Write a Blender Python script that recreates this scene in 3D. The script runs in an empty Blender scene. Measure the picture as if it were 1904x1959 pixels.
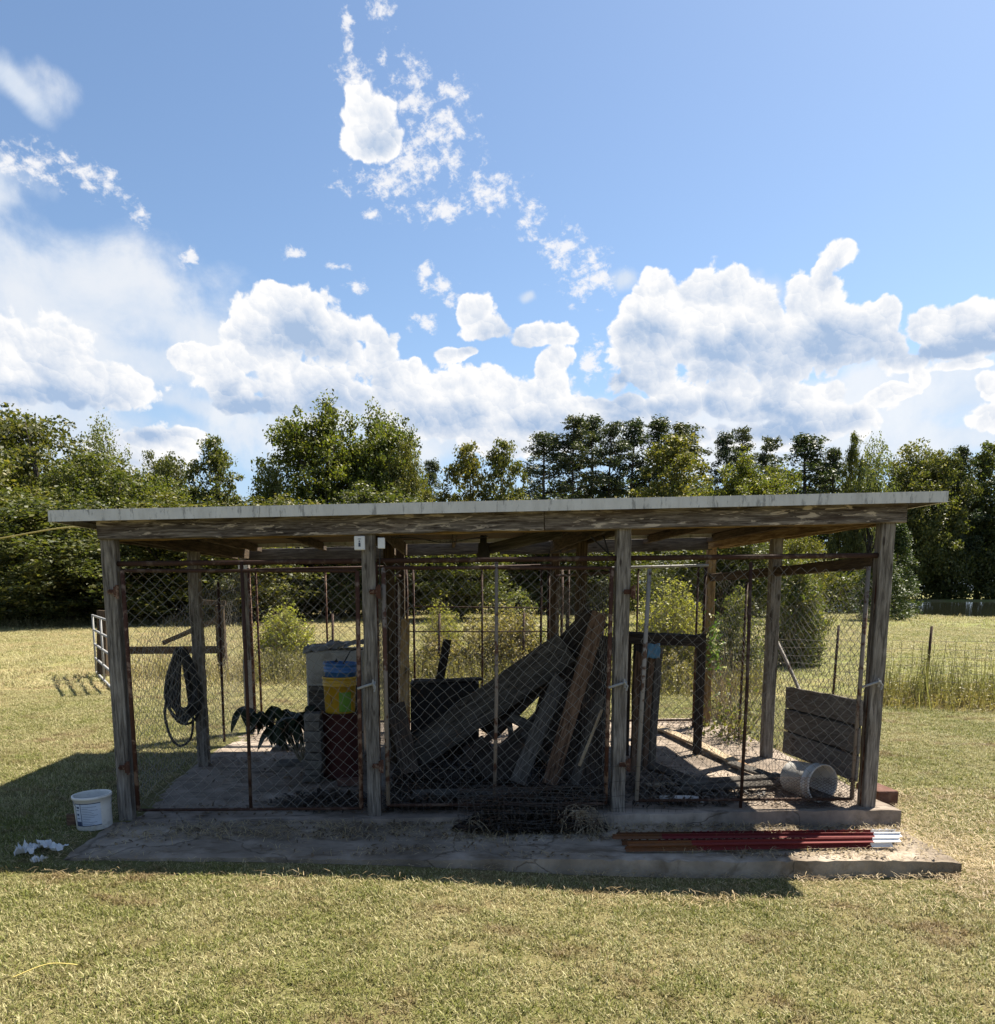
import bpy, math, random
import numpy as np
from mathutils import Vector, Matrix, noise as mnoise

R = math.radians
rng = np.random.default_rng(7)
random.seed(7)
sc = bpy.context.scene
COL = sc.collection

# ------------------------------------------------------------------ camera
CAM = np.array([0.0, -5.86, 1.81])
YAW, PITCH = R(1.64), R(-8.1)
FPX, PPX, PPY, WPX, HPX = 1500.0, 900.0, 1343.0, 1904.0, 1959.0
cam_d = bpy.data.cameras.new('camera')
cam = bpy.data.objects.new('camera', cam_d)
COL.objects.link(cam)
cam.location = CAM
cam.rotation_euler = (R(90) + PITCH, 0, -YAW)
cam_d.sensor_fit = 'HORIZONTAL'
cam_d.sensor_width = 36.0
cam_d.lens = 36.0 * FPX / WPX
cam_d.shift_x = (WPX / 2 - PPX) / WPX
cam_d.shift_y = (PPY - HPX / 2) / WPX
cam_d.clip_start = 0.05
cam_d.clip_end = 3000
sc.camera = cam
_rot = np.array(cam.rotation_euler.to_matrix())


def ray(px, py):
    d = _rot @ np.array([(px - PPX) / FPX, -(py - PPY) / FPX, -1.0])
    return d


def at_y(px, py, Y):
    d = ray(px, py)
    t = (Y - CAM[1]) / d[1]
    return Vector(CAM + d * t)


def at_z(px, py, z):
    d = ray(px, py)
    t = (z - CAM[2]) / d[2]
    return Vector(CAM + d * t)


def at_x(px, py, X):
    d = ray(px, py)
    t = (X - CAM[0]) / d[0]
    return Vector(CAM + d * t)


# ------------------------------------------------------------------ sun, sky, exposure
SUN_TO = Vector((0.53, 0.40, 1.0)).normalized()
SUN_EL = math.asin(SUN_TO.z)
SUN_AZ = math.atan2(SUN_TO.x, SUN_TO.y)
sun_d = bpy.data.lights.new('sun', 'SUN')
sun_d.energy = 5.0
sun_d.angle = R(0.53)
sun_d.color = (1.0, 0.93, 0.80)
sun = bpy.data.objects.new('sun', sun_d)
COL.objects.link(sun)
sun.rotation_euler = SUN_TO.to_track_quat('Z', 'Y').to_euler()
sc.view_settings.view_transform = 'Standard'
sc.view_settings.look = 'None'
sc.view_settings.exposure = 1.48
sc.view_settings.gamma = 1.0
sc.view_settings.use_curve_mapping = False
try:
    sc.cycles.max_bounces = 6
    sc.cycles.transparent_max_bounces = 8
    sc.cycles.use_adaptive_sampling = True
except Exception:
    pass

world = bpy.data.worlds.new('World')
sc.world = world
world.use_nodes = True
wt = world.node_tree
wt.nodes.clear()


class NT:
    """tiny helper to write node graphs"""

    def __init__(self, tree):
        self.t = tree

    def n(self, kind, ins=None, **props):
        nd = self.t.nodes.new(kind)
        for k, v in props.items():
            setattr(nd, k, v)
        if ins:
            for k, v in ins.items():
                self.set(nd, k, v)
        return nd

    def set(self, nd, k, v):
        s = nd.inputs[k]
        if isinstance(v, bpy.types.NodeSocket):
            self.t.links.new(v, s)
        elif isinstance(v, bpy.types.Node):
            self.t.links.new(v.outputs[0], s)
        else:
            s.default_value = v

    def math(self, op, a, b=0.0, c=0.0, clamp=False):
        nd = self.t.nodes.new('ShaderNodeMath')
        nd.operation = op
        nd.use_clamp = clamp
        for i, v in enumerate((a, b, c)):
            self.set(nd, i, v)
        return nd.outputs[0]

    def vmath(self, op, a, b=(0, 0, 0), c=(0, 0, 0)):
        nd = self.t.nodes.new('ShaderNodeVectorMath')
        nd.operation = op
        self.set(nd, 0, a)
        if op not in ('LENGTH', 'NORMALIZE'):
            self.set(nd, 1, b)
        if op == 'MULTIPLY_ADD':
            self.set(nd, 2, c)
        return nd.outputs['Value'] if op in ('LENGTH', 'DOT_PRODUCT', 'DISTANCE') else nd.outputs[0]

    def noise(self, vec, scale, detail=4, rough=0.55, dist=0.0, dims='3D'):
        nd = self.n('ShaderNodeTexNoise', {'Vector': vec, 'Scale': scale, 'Detail': detail, 'Roughness': rough, 'Distortion': dist}, noise_dimensions=dims)
        return nd.outputs[0]

    def smooth(self, v, a, b, lo=0.0, hi=1.0):
        nd = self.n('ShaderNodeMapRange', {0: v, 1: a, 2: b, 3: lo, 4: hi}, interpolation_type='SMOOTHSTEP')
        return nd.outputs[0]

    def lin(self, v, a, b, lo=0.0, hi=1.0):
        nd = self.n('ShaderNodeMapRange', {0: v, 1: a, 2: b, 3: lo, 4: hi})
        return nd.outputs[0]

    def mix(self, f, a, b, mode='MIX'):
        nd = self.t.nodes.new('ShaderNodeMix')
        nd.data_type = 'RGBA'
        nd.blend_type = mode
        self.set(nd, 0, f)
        self.set(nd, 6, a)
        self.set(nd, 7, b)
        return nd.outputs[2]

    def ramp(self, f, stops, interp='LINEAR'):
        nd = self.t.nodes.new('ShaderNodeValToRGB')
        cr = nd.color_ramp
        cr.interpolation = interp
        while len(cr.elements) > 1:
            cr.elements.remove(cr.elements[-1])
        for i, (p, c) in enumerate(stops):
            e = cr.elements[0] if i == 0 else cr.elements.new(p)
            e.position = p
            e.color = (*c, 1)
        self.set(nd, 0, f)
        return nd.outputs[0]


def G(v):
    return (v, v, v)


# ------------------------------------------------------------------ sky with clouds (world)
W = NT(wt)
tc = W.n('ShaderNodeTexCoord')
sep = W.n('ShaderNodeSeparateXYZ', {0: tc.outputs['Generated']})
hyp = W.math('SQRT', W.math('ADD', W.math('MULTIPLY', sep.outputs[0], sep.outputs[0]), W.math('MULTIPLY', sep.outputs[1], sep.outputs[1])))
s_az = W.math('ARCTAN2', sep.outputs[0], sep.outputs[1])
s_el = W.math('ARCTAN2', sep.outputs[2], hyp)
P0 = W.n('ShaderNodeCombineXYZ', {0: s_az, 1: s_el, 2: 0.0}).outputs[0]


def azel(px, py):
    d = ray(px, py)
    return math.atan2(d[0], d[1]), math.atan2(d[2], math.hypot(d[0], d[1]))


sky = W.n('ShaderNodeTexSky', sky_type='NISHITA', sun_disc=False, sun_elevation=SUN_EL, sun_rotation=SUN_AZ, air_density=1.0, dust_density=0.6, ozone_density=2.0)
SKY_STRENGTH = 0.054
# warp for ragged outlines
w1 = W.n('ShaderNodeTexNoise', {'Vector': P0, 'Scale': 9.0, 'Detail': 3.0, 'Roughness': 0.5}, noise_dimensions='2D')
warp = W.vmath('MULTIPLY', W.vmath('SUBTRACT', w1.outputs['Color'], (0.5, 0.5, 0.5)), (0.045, 0.035, 0.0))
P1 = W.vmath('ADD', P0, warp)


def blobs(P, lst, k=0.25):
    cur = None
    for (px, py, rx, ry) in lst:
        a, e = azel(px, py)
        sx, sy = FPX / rx * 0.83, FPX / ry * 0.83
        v = W.vmath('MULTIPLY_ADD', P, (sx, sy, 0.0), (-a * sx, -e * sy, 0.0))
        L = W.vmath('LENGTH', v)
        cur = L if cur is None else W.math('SMOOTH_MIN', cur, L, k)
    return cur


CUMULUS = [
    (60, 700, 100, 62), (112, 665, 60, 42), (190, 740, 80, 42), (20, 660, 50, 36), (262, 752, 38, 30), (60, 760, 110, 30),
    (290, 845, 75, 26), (250, 872, 90, 40), (350, 835, 30, 14),
    (520, 592, 62, 34), (570, 628, 80, 48), (640, 668, 60, 46), (500, 660, 60, 40), (720, 660, 46, 34), (640, 740, 110, 60), (740, 740, 80, 60), (820, 770, 90, 56), (800, 690, 16, 14), (560, 730, 70, 40), (470, 770, 60, 22), (900, 800, 110, 60), (960, 760, 60, 40), (1010, 790, 60, 60),
    (905, 735, 44, 32), (1052, 705, 36, 34), (1060, 750, 50, 40), (1110, 790, 50, 34), (1150, 770, 60, 16),
    (905, 592, 24, 30), (935, 632, 50, 24), (1010, 640, 66, 22), (1060, 645, 34, 16), (882, 676, 34, 14),
    (1205, 600, 28, 30), (1225, 575, 22, 20), (1275, 555, 42, 34), (1345, 580, 52, 46), (1395, 570, 42, 36), (1455, 590, 44, 36), (1530, 580, 46, 40), (1595, 492, 36, 30), (1572, 525, 22, 30), (1590, 560, 20, 24), (1200, 670, 42, 62), (1270, 640, 60, 60), (1240, 720, 60, 34), (1370, 660, 90, 60), (1480, 650, 80, 62),
    (1570, 640, 70, 52), (1640, 640, 50, 44), (1690, 600, 40, 26), (1715, 655, 40, 36), (1770, 720, 14, 22), (1790, 610, 40, 26), (1850, 615, 46, 30), (1904, 620, 40, 24), (1860, 660, 70, 26),
    (1300, 770, 70, 34), (1380, 760, 50, 40), (1470, 770, 70, 40), (1560, 770, 60, 34), (1620, 800, 48, 34), (1540, 820, 110, 34), (1885, 800, 34, 22), (1850, 700, 40, 12), (1890, 740, 22, 20), (1160, 800, 70, 22), (1210, 770, 60, 30), (1090, 830, 90, 30), (1180, 730, 30, 20), (1740, 690, 50, 22), (1700, 760, 40, 14), (420, 700, 70, 26), (360, 680, 40, 12), (440, 740, 60, 24),
    (708, 215, 48, 32), (690, 245, 40, 26), (745, 258, 34, 20), (1000, 850, 120, 30), (1300, 840, 120, 20),
]
SOFT = [
    (1130, 820, 260, 40), (1500, 780, 340, 50), (900, 850, 260, 40), (1000, 560, 30, 14), (1450, 560, 60, 20), (1200, 540, 60, 24),
    (40, 530, 250, 85), (230, 580, 240, 75), (390, 640, 150, 65), (160, 600, 200, 60), (250, 690, 300, 60), (120, 820, 300, 60), (640, 830, 320, 60), (1760, 760, 260, 80), (0, 440, 60, 50), (60, 165, 62, 30), (1300, 850, 500, 50), (350, 770, 160, 30), (1700, 860, 300, 40),
    (0, 350, 60, 40),
]
WISP = [
    (815, 515, 34, 16), (845, 540, 34, 18), (865, 562, 22, 20), (820, 612, 30, 18),
    (800, 300, 110, 40), (740, 340, 90, 30), (850, 240, 70, 34), (935, 365, 75, 36), (1015, 425, 30, 30), (1075, 480, 50, 35), (1125, 530, 60, 45), (180, 345, 45, 26), (110, 310, 45, 30), (35, 320, 55, 24), (670, 140, 35, 24), (800, 145, 40, 26),
    (740, 20, 35, 30), (865, 175, 30, 18), (740, 118, 18, 12), (718, 415, 24, 14), (560, 488, 30, 12), (650, 520, 26, 10), (830, 400, 80, 22), (800, 190, 60, 14), (260, 400, 22, 26), (370, 495, 20, 22), (680, 555, 20, 20), (1130, 690, 30, 40), (665, 70, 14, 40),
]
SHADE = [
    (120, 790, 150, 32), (560, 650, 90, 38), (640, 770, 90, 45), (850, 800, 90, 30), (270, 830, 60, 16), (945, 665, 70, 14), (1420, 680, 130, 40), (1590, 665, 140, 40), (1240, 640, 60, 25), (1300, 790, 100, 30), (1470, 815, 110, 25),
    (1830, 665, 100, 22), (725, 260, 35, 16), (1000, 800, 80, 25), (1110, 830, 60, 20), (1590, 540, 20, 30), (480, 780, 120, 30), (1180, 750, 40, 26),
]
# cauliflower structure: rounded puffs at several sizes, slightly warped
w0 = W.n('ShaderNodeTexNoise', {'Vector': P0, 'Scale': 14.0, 'Detail': 2.0, 'Roughness': 0.5}, noise_dimensions='2D')
PV = W.vmath('ADD', P0, W.vmath('MULTIPLY', W.vmath('SUBTRACT', w0.outputs['Color'], (0.5, 0.5, 0.5)), (0.030, 0.022, 0.0)))


SUN2 = (0.50, 0.86, 0.0)


def lobes(P, sc_, soft=False):
    v_ = W.n('ShaderNodeTexVoronoi', {'Vector': P, 'Scale': sc_, 'Randomness': 1.0}, feature='SMOOTH_F1' if soft else 'F1', voronoi_dimensions='2D')
    if soft:
        v_.inputs['Smoothness'].default_value = 0.35
    d_ = W.vmath('MULTIPLY', W.vmath('SUBTRACT', P, v_.outputs['Position']), (sc_, sc_, 0.0))
    return W.math('SUBTRACT', 0.42, v_.outputs['Distance']), W.vmath('DOT_PRODUCT', d_, SUN2)


PF = W.vmath('ADD', PV, W.vmath('MULTIPLY', W.vmath('SUBTRACT', W.n('ShaderNodeTexNoise', {'Vector': P0, 'Scale': 48.0, 'Detail': 3.0, 'Roughness': 0.6}, noise_dimensions='2D').outputs['Color'], (0.5, 0.5, 0.5)), (0.013, 0.010, 0.0)))
h1, s1 = lobes(PF, 11.0, True)
h2, s2 = lobes(PF, 25.0, True)
h3, s3 = lobes(PF, 58.0)
h4, s4 = lobes(PF, 120.0)
fb = W.noise(P0, 22.0, 6, 0.62, 0.0, '2D')
fine = W.noise(P0, 75.0, 4, 0.65, 0.4, '2D')
dC = blobs(P1, CUMULUS, 0.12)
den = W.math('SUBTRACT', 0.90, dC)
for h_, a_ in ((h1, 0.62), (h2, 0.50), (h3, 0.26), (h4, 0.12)):
    den = W.math('ADD', den, W.math('MULTIPLY', h_, a_))
den = W.math('ADD', den, W.math('MULTIPLY', W.math('SUBTRACT', fb, 0.5), 0.55))
mC = W.smooth(W.math('ADD', den, W.math('MULTIPLY', W.math('SUBTRACT', fine, 0.5), 0.30)), -0.03, 0.17)
# soft veils
P2 = W.vmath('ADD', P0, W.vmath('MULTIPLY', W.vmath('SUBTRACT', w1.outputs['Color'], (0.5, 0.5, 0.5)), (0.10, 0.06, 0.0)))
dS = blobs(P2, SOFT, 0.4)
fs = W.noise(P0, 8.0, 7, 0.60, 0.2, '2D')
denS = W.math('ADD', W.math('SUBTRACT', 1.0, dS), W.math('MULTIPLY', W.math('SUBTRACT', fs, 0.5), 1.5))
mS = W.smooth(denS, -0.02, 0.72, 0.0, 0.86)
# ragged wisps
dW = blobs(P1, WISP, 0.15)
stretch = W.n('ShaderNodeMapping', {'Vector': P0, 'Rotation': (0, 0, R(-30)), 'Scale': (52.0, 74.0, 1.0)})
fw = W.noise(stretch.outputs[0], 1.0, 6, 0.66, 0.12, '2D')
denW = W.math('ADD', W.math('SUBTRACT', 0.78, dW), W.math('MULTIPLY', W.math('SUBTRACT', fw, 0.5), 2.9))
mW = W.smooth(denW, 0.05, 0.95, 0.0, 0.93)
mW = W.math('MULTIPLY', mW, W.smooth(dW, 1.5, 0.8))
# clouds elsewhere on the dome (behind the camera): the same weather goes on
fo = W.noise(W.vmath('MULTIPLY', P0, (1.0, 2.2, 1.0)), 2.6, 8, 0.6, 0.2, '2D')
outside = W.smooth(W.math('ABSOLUTE', s_az), 0.75, 1.1)
low = W.smooth(s_el, 1.1, 0.15)
mO = W.math('MULTIPLY', W.math('MULTIPLY', W.smooth(fo, 0.56, 0.66), outside), low)
# shading
dH = blobs(P1, SHADE, 0.35)
shade = W.math('ADD', W.math('SUBTRACT', 1.0, dH), W.math('MULTIPLY', W.math('SUBTRACT', fs, 0.5), 1.4))
shade = W.smooth(shade, -0.35, 0.75)
relief = W.math('MULTIPLY', s1, 0.30)
for s_, a_ in ((s2, 0.24), (s3, 0.13), (s4, 0.07)):
    relief = W.math('ADD', relief, W.math('MULTIPLY', s_, a_))
relief = W.math('ADD', relief, W.math('MULTIPLY', W.math('ADD', h2, h1), 0.22))
edge = W.smooth(den, 0.55, 0.02)
tone = W.math('ADD', W.math('ADD', 0.68, relief), W.math('MULTIPLY', edge, 0.30))
tone = W.math('ADD', tone, W.math('MULTIPLY', W.math('SUBTRACT', fb, 0.5), 0.9))
tone = W.math('ADD', tone, W.math('MULTIPLY', W.math('SUBTRACT', fine, 0.5), 0.35))
tone = W.math('SUBTRACT', tone, W.math('MULTIPLY', shade, 0.55), clamp=True)
k = 0.365 / SKY_STRENGTH
cl_hi = (1.03 * k, 1.02 * k, 1.01 * k, 1)
cl_lo = (0.40 * k, 0.53 * k, 0.74 * k, 1)
ccol = W.mix(tone, cl_lo, cl_hi)
scol = W.mix(W.smooth(fs, 0.3, 0.7), (0.68 * k, 0.77 * k, 0.90 * k, 1), (0.90 * k, 0.92 * k, 0.95 * k, 1))
skyg = W.mix(1.0, sky.outputs[0], (1.0, 1.05, 1.07, 1), 'MULTIPLY')
SKY_TINT = skyg.node
skyg = W.mix(W.smooth(s_el, 0.30, 0.02, 0.0, 0.85), skyg, (0.50 * k, 0.66 * k, 0.88 * k, 1))
c = W.mix(mS, skyg, scol)
c = W.mix(mO, c, scol)
c = W.mix(mW, c, (0.95 * k, 0.95 * k, 0.97 * k, 1))
c = W.mix(mC, c, ccol)
above = W.smooth(s_el, -0.02, 0.0)
c = W.mix(above, skyg, c)
bg = W.n('ShaderNodeBackground', {'Color': c, 'Strength': SKY_STRENGTH})
wo = W.n('ShaderNodeOutputWorld', {'Surface': bg.outputs[0]})
try:
    world.cycles.sampling_method = 'MANUAL'
    world.cycles.sample_map_resolution = 512
except Exception:
    pass

# ------------------------------------------------------------------ materials
def new_mat(name):
    m = bpy.data.materials.new(name)
    m.use_nodes = True
    m.node_tree.nodes.clear()
    return m, NT(m.node_tree)


def finish(m, T, color, rough=0.9, bump=None, bstr=0.3, bdist=0.01, metal=0.0, spec=0.3, rough_sock=None):
    p = T.n('ShaderNodeBsdfPrincipled', {'Roughness': rough if rough_sock is None else rough_sock, 'Metallic': metal, 'Specular IOR Level': spec})
    T.set(p, 'Base Color', color if isinstance(color, bpy.types.NodeSocket) else (*color, 1))
    if bump is not None:
        b = T.n('ShaderNodeBump', {'Height': bump, 'Strength': bstr, 'Distance': bdist})
        T.set(p, 'Normal', b.outputs[0])
    o = T.n('ShaderNodeOutputMaterial', {'Surface': p.outputs[0]})
    return m


def obj_vec(T, sx=1, sy=1, sz=1, rnd=20.0):
    tcn = T.n('ShaderNodeTexCoord')
    oi = T.n('ShaderNodeObjectInfo')
    r = T.math('MULTIPLY', oi.outputs['Random'], rnd)
    v = T.vmath('ADD', tcn.outputs['Object'], T.n('ShaderNodeCombineXYZ', {0: r, 1: r, 2: r}).outputs[0])
    return T.vmath('MULTIPLY', v, (sx, sy, sz))


def wood_mat(name, lo, mid, hi, patch=None, crack=0.5, patch_amt=0.0, stain=None, hue=0.15):
    m, T = new_mat(name)
    g = T.noise(obj_vec(T, 2.2, 26, 26), 2.2, 7, 0.65, 0.6)
    b = T.noise(obj_vec(T, 0.9, 4, 4), 2.0, 4, 0.6)
    c = T.ramp(T.math('ADD', T.math('MULTIPLY', g, 0.75), T.math('MULTIPLY', b, 0.25)), [(0.38, lo), (0.50, mid), (0.63, hi)])
    cr = T.noise(obj_vec(T, 1.3, 34, 34, 31.0), 3.0, 4, 0.55, 1.2)
    crm = T.smooth(cr, 0.34, 0.27)
    c = T.mix(T.math('MULTIPLY', crm, crack), c, (0.012, 0.010, 0.009, 1))
    kn = T.n('ShaderNodeTexVoronoi', {'Vector': obj_vec(T, 1.8, 6.0, 6.0, 13.0), 'Scale': 1.6}, feature='F1')
    c = T.mix(T.math('MULTIPLY', T.smooth(kn.outputs['Distance'], 0.13, 0.07), 0.75), c, (0.025, 0.018, 0.014, 1))
    if patch_amt:
        pn = T.noise(obj_vec(T, 3.2, 17, 17, 47.0), 1.9, 5, 0.6, 0.5)
        pb = T.noise(obj_vec(T, 0.8, 1.5, 1.5, 9.0), 1.7, 2, 0.5)
        pm = T.smooth(T.math('ADD', pn, T.math('MULTIPLY', pb, 0.35)), 0.74, 0.80)
        c = T.mix(T.math('MULTIPLY', pm, patch_amt), c, (*patch, 1))
    if stain:
        sn = T.noise(obj_vec(T, 1.0, 5, 5, 77.0), 1.6, 5, 0.6)
        c = T.mix(T.math('MULTIPLY', T.smooth(sn, 0.52, 0.66), 0.6), c, (*stain, 1))
    oi = T.n('ShaderNodeObjectInfo')
    c = T.mix(1.0, c, T.ramp(oi.outputs['Random'], [(0, G(1 - hue)), (1, G(1 + hue))]), 'MULTIPLY')
    h = T.math('SUBTRACT', g, T.math('MULTIPLY', crm, 0.6))
    return finish(m, T, c, 0.92, h, 0.7, 0.006, spec=0.15)


M = {}
M['post'] = wood_mat('weathered_post_wood', (0.060, 0.051, 0.043), (0.155, 0.137, 0.118), (0.28, 0.252, 0.220), crack=0.8)
M['beam'] = wood_mat('weathered_beam_wood', (0.036, 0.028, 0.024), (0.125, 0.106, 0.092), (0.28, 0.245, 0.215), patch=(0.50, 0.43, 0.36), patch_amt=0.85, crack=0.8, stain=(0.045, 0.028, 0.022))
M['tan'] = wood_mat('dry_tan_wood', (0.12, 0.075, 0.035), (0.22, 0.145, 0.07), (0.33, 0.24, 0.13), crack=0.5, stain=(0.07, 0.035, 0.018))
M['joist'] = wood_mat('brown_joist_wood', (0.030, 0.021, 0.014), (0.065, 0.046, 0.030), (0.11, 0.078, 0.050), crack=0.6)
M['plank_grey'] = wood_mat('grey_plank_wood', (0.036, 0.031, 0.027), (0.070, 0.062, 0.054), (0.12, 0.108, 0.095), crack=0.45)
M['plank_red'] = wood_mat('reddish_plank_wood', (0.05, 0.030, 0.020), (0.125, 0.076, 0.050), (0.20, 0.13, 0.088), crack=0.7)
M['plank_dark'] = wood_mat('dark_plank_wood', (0.020, 0.016, 0.013), (0.040, 0.032, 0.027), (0.075, 0.06, 0.05), crack=0.5)
M['panel'] = wood_mat('grey_brown_panel_wood', (0.085, 0.072, 0.062), (0.14, 0.122, 0.108), (0.19, 0.17, 0.15), crack=0.3)
M['plank_light'] = wood_mat('bleached_board_wood', (0.20, 0.15, 0.10), (0.34, 0.27, 0.18), (0.48, 0.40, 0.30), crack=0.4, stain=(0.26, 0.12, 0.045))


def rust_mat(name, paint, rust_lo, rust_hi, amt=0.5, metal=0.2):
    m, T = new_mat(name)
    v = obj_vec(T)
    n1 = T.noise(v, 16.0, 6, 0.65)
    n2 = T.noise(v, 3.0, 3, 0.5)
    c = T.mix(T.noise(v, 60.0, 4, 0.6), (*rust_lo, 1), (*rust_hi, 1))
    f = T.smooth(T.math('ADD', n1, T.math('MULTIPLY', T.math('SUBTRACT', n2, 0.5), 0.6)), 0.72 - amt * 0.45, 0.82 - amt * 0.45)
    c = T.mix(f, (*paint, 1), c)
    return finish(m, T, c, 0.8, n1, 0.35, 0.003, metal=0.0, spec=0.3)


M['rust'] = rust_mat('rusted_pipe', (0.20, 0.13, 0.09), (0.032, 0.012, 0.007), (0.095, 0.038, 0.021), 0.75)
M['rust_dark'] = rust_mat('dark_rusted_pipe', (0.09, 0.06, 0.045), (0.022, 0.010, 0.007), (0.06, 0.026, 0.015), 0.8)
M['pipe_pale'] = rust_mat('pale_painted_pipe', (0.24, 0.215, 0.19), (0.06, 0.03, 0.02), (0.12, 0.07, 0.045), 0.38)
M['pipe_worn'] = rust_mat('worn_pale_pipe', (0.19, 0.155, 0.125), (0.05, 0.022, 0.014), (0.11, 0.05, 0.03), 0.50)
M['galv'] = rust_mat('galvanised_steel', (0.28, 0.275, 0.265), (0.12, 0.07, 0.05), (0.22, 0.15, 0.11), 0.12)
M['wire'] = rust_mat('galvanised_wire', (0.17, 0.16, 0.145), (0.07, 0.04, 0.025), (0.14, 0.09, 0.06), 0.35)
M['wire_dark'] = rust_mat('old_dark_wire', (0.05, 0.045, 0.04), (0.035, 0.018, 0.012), (0.07, 0.04, 0.025), 0.5)
M['tpost_red'] = rust_mat('red_painted_steel', (0.13, 0.016, 0.015), (0.12, 0.03, 0.015), (0.22, 0.07, 0.03), 0.12)
M['tpost_rust'] = rust_mat('orange_rusted_steel', (0.11, 0.05, 0.026), (0.065, 0.028, 0.012), (0.19, 0.078, 0.030), 0.8)
M['tpost_white'] = rust_mat('white_painted_steel', (0.72, 0.72, 0.72), (0.3, 0.2, 0.15), (0.4, 0.3, 0.2), 0.02)
M['drum'] = rust_mat('dark_red_drum_paint', (0.045, 0.010, 0.008), (0.05, 0.02, 0.012), (0.09, 0.035, 0.02), 0.25)


def metal_sheet():
    m, T = new_mat('weathered_roof_trim')
    g = T.n('ShaderNodeNewGeometry')
    v = T.vmath('MULTIPLY', g.outputs['Position'], (9.0, 9.0, 3.0))
    n1 = T.noise(v, 1.0, 6, 0.65)
    st = T.noise(T.vmath('MULTIPLY', g.outputs['Position'], (14, 8, 3.0)), 1.3, 8, 0.75, 0.1)
    c = T.ramp(n1, [(0.25, (0.40, 0.39, 0.37)), (0.5, (0.52, 0.51, 0.49)), (0.75, (0.60, 0.59, 0.57))])
    c = T.mix(T.math('MULTIPLY', T.smooth(st, 0.53, 0.62), 0.6), c, (0.10, 0.10, 0.10, 1))
    return finish(m, T, c, 0.6, n1, 0.1, 0.002, spec=0.4)


M['trim'] = metal_sheet()


def concrete(name, a, b, c_, dirt, dirt_amt=0.6, sc_=1.0):
    m, T = new_mat(name)
    g = T.n('ShaderNodeNewGeometry').outputs['Position']
    n1 = T.noise(g, 2.2 * sc_, 7, 0.62, 0.2)
    n2 = T.noise(g, 26.0, 5, 0.6)
    n3 = T.noise(T.vmath('MULTIPLY', g, (1.0, 2.6, 1.0)), 3.3, 6, 0.65, 0.4)
    c = T.ramp(n1, [(0.30, a), (0.5, b), (0.68, c_)])
    c = T.mix(T.math('MULTIPLY', n2, 0.45), c, (*[x * 0.6 for x in b], 1))
    dm = T.smooth(n3, 0.50, 0.66)
    c = T.mix(T.math('MULTIPLY', dm, dirt_amt), c, (*dirt, 1))
    wv = T.vmath('ADD', g, T.vmath('MULTIPLY', T.n('ShaderNodeTexNoise', {'Vector': g, 'Scale': 3.0, 'Detail': 5.0}).outputs['Color'], (0.5, 0.5, 0.0)))
    ck = T.n('ShaderNodeTexVoronoi', {'Vector': wv, 'Scale': 0.62 * sc_}, feature='DISTANCE_TO_EDGE')
    ckm = T.smooth(ck.outputs['Distance'], 0.005, 0.001)
    c = T.mix(T.math('MULTIPLY', ckm, 0.4), c, (0.03, 0.025, 0.018, 1))
    n5 = T.noise(T.vmath('MULTIPLY', g, (1.0, 1.6, 1.0)), 0.9, 5, 0.6)
    c = T.mix(1.0, c, T.ramp(n5, [(0.35, (0.72, 0.70, 0.68)), (0.55, (1.0, 1.0, 1.0)), (0.7, (1.18, 1.16, 1.14))]), 'MULTIPLY')
    h = T.math('SUBTRACT', T.math('ADD', T.math('MULTIPLY', n2, 0.6), n1), ckm)
    return finish(m, T, c, 0.95, h, 0.6, 0.010, spec=0.1)


M['concrete'] = concrete('stained_concrete', (0.15, 0.125, 0.103), (0.30, 0.246, 0.20), (0.46, 0.385, 0.32), (0.075, 0.058, 0.042))
M['apron'] = concrete('dirty_apron_concrete', (0.15, 0.124, 0.098), (0.29, 0.240, 0.188), (0.46, 0.39, 0.32), (0.10, 0.072, 0.046), 0.6)
M['stone'] = concrete('rough_block_stone', (0.07, 0.065, 0.06), (0.13, 0.12, 0.11), (0.20, 0.19, 0.17), (0.05, 0.045, 0.035), 0.5, 4)
M['brick'] = concrete('old_red_brick', (0.09, 0.045, 0.034), (0.14, 0.075, 0.058), (0.20, 0.125, 0.10), (0.09, 0.06, 0.05), 0.4, 5)


def plastic(name, col, rough=0.45, dirt=(0.12, 0.10, 0.08), amt=0.35):
    m, T = new_mat(name)
    v = obj_vec(T)
    n = T.noise(v, 7.0, 6, 0.65)
    c = T.mix(T.math('MULTIPLY', T.smooth(n, 0.48, 0.72), amt), (*col, 1), (*dirt, 1))
    return finish(m, T, c, rough, n, 0.08, 0.002, spec=0.4)


M['white_plastic'] = plastic('dirty_white_plastic', (0.60, 0.58, 0.54), amt=0.55)
M['white_scuffed'] = plastic('scuffed_white_plastic', (0.50, 0.48, 0.45), dirt=(0.17, 0.15, 0.13), amt=0.65)
M['yellow_plastic'] = plastic('yellow_plastic', (0.42, 0.25, 0.018), amt=0.25)
M['green_label'] = plastic('green_label', (0.10, 0.22, 0.02), amt=0.2)
M['blue_plastic'] = plastic('blue_plastic', (0.035, 0.115, 0.30), amt=0.25)
M['blue_cloth'] = plastic('faded_blue_cloth', (0.10, 0.22, 0.35), 0.9, amt=0.4)
M['black_rubber'] = plastic('black_rubber', (0.012, 0.012, 0.013), 0.6, (0.04, 0.035, 0.03), 0.4)
M['ink'] = plastic('dark_blue_print', (0.03, 0.045, 0.09), 0.6, amt=0.1)
M['label_grey'] = plastic('pale_blue_grey_label', (0.42, 0.47, 0.55), 0.6, (0.6, 0.62, 0.65), 0.5)
M['sign_white'] = plastic('white_plastic_plate', (0.62, 0.63, 0.66), 0.5, (0.3, 0.28, 0.25), 0.3)
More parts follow.
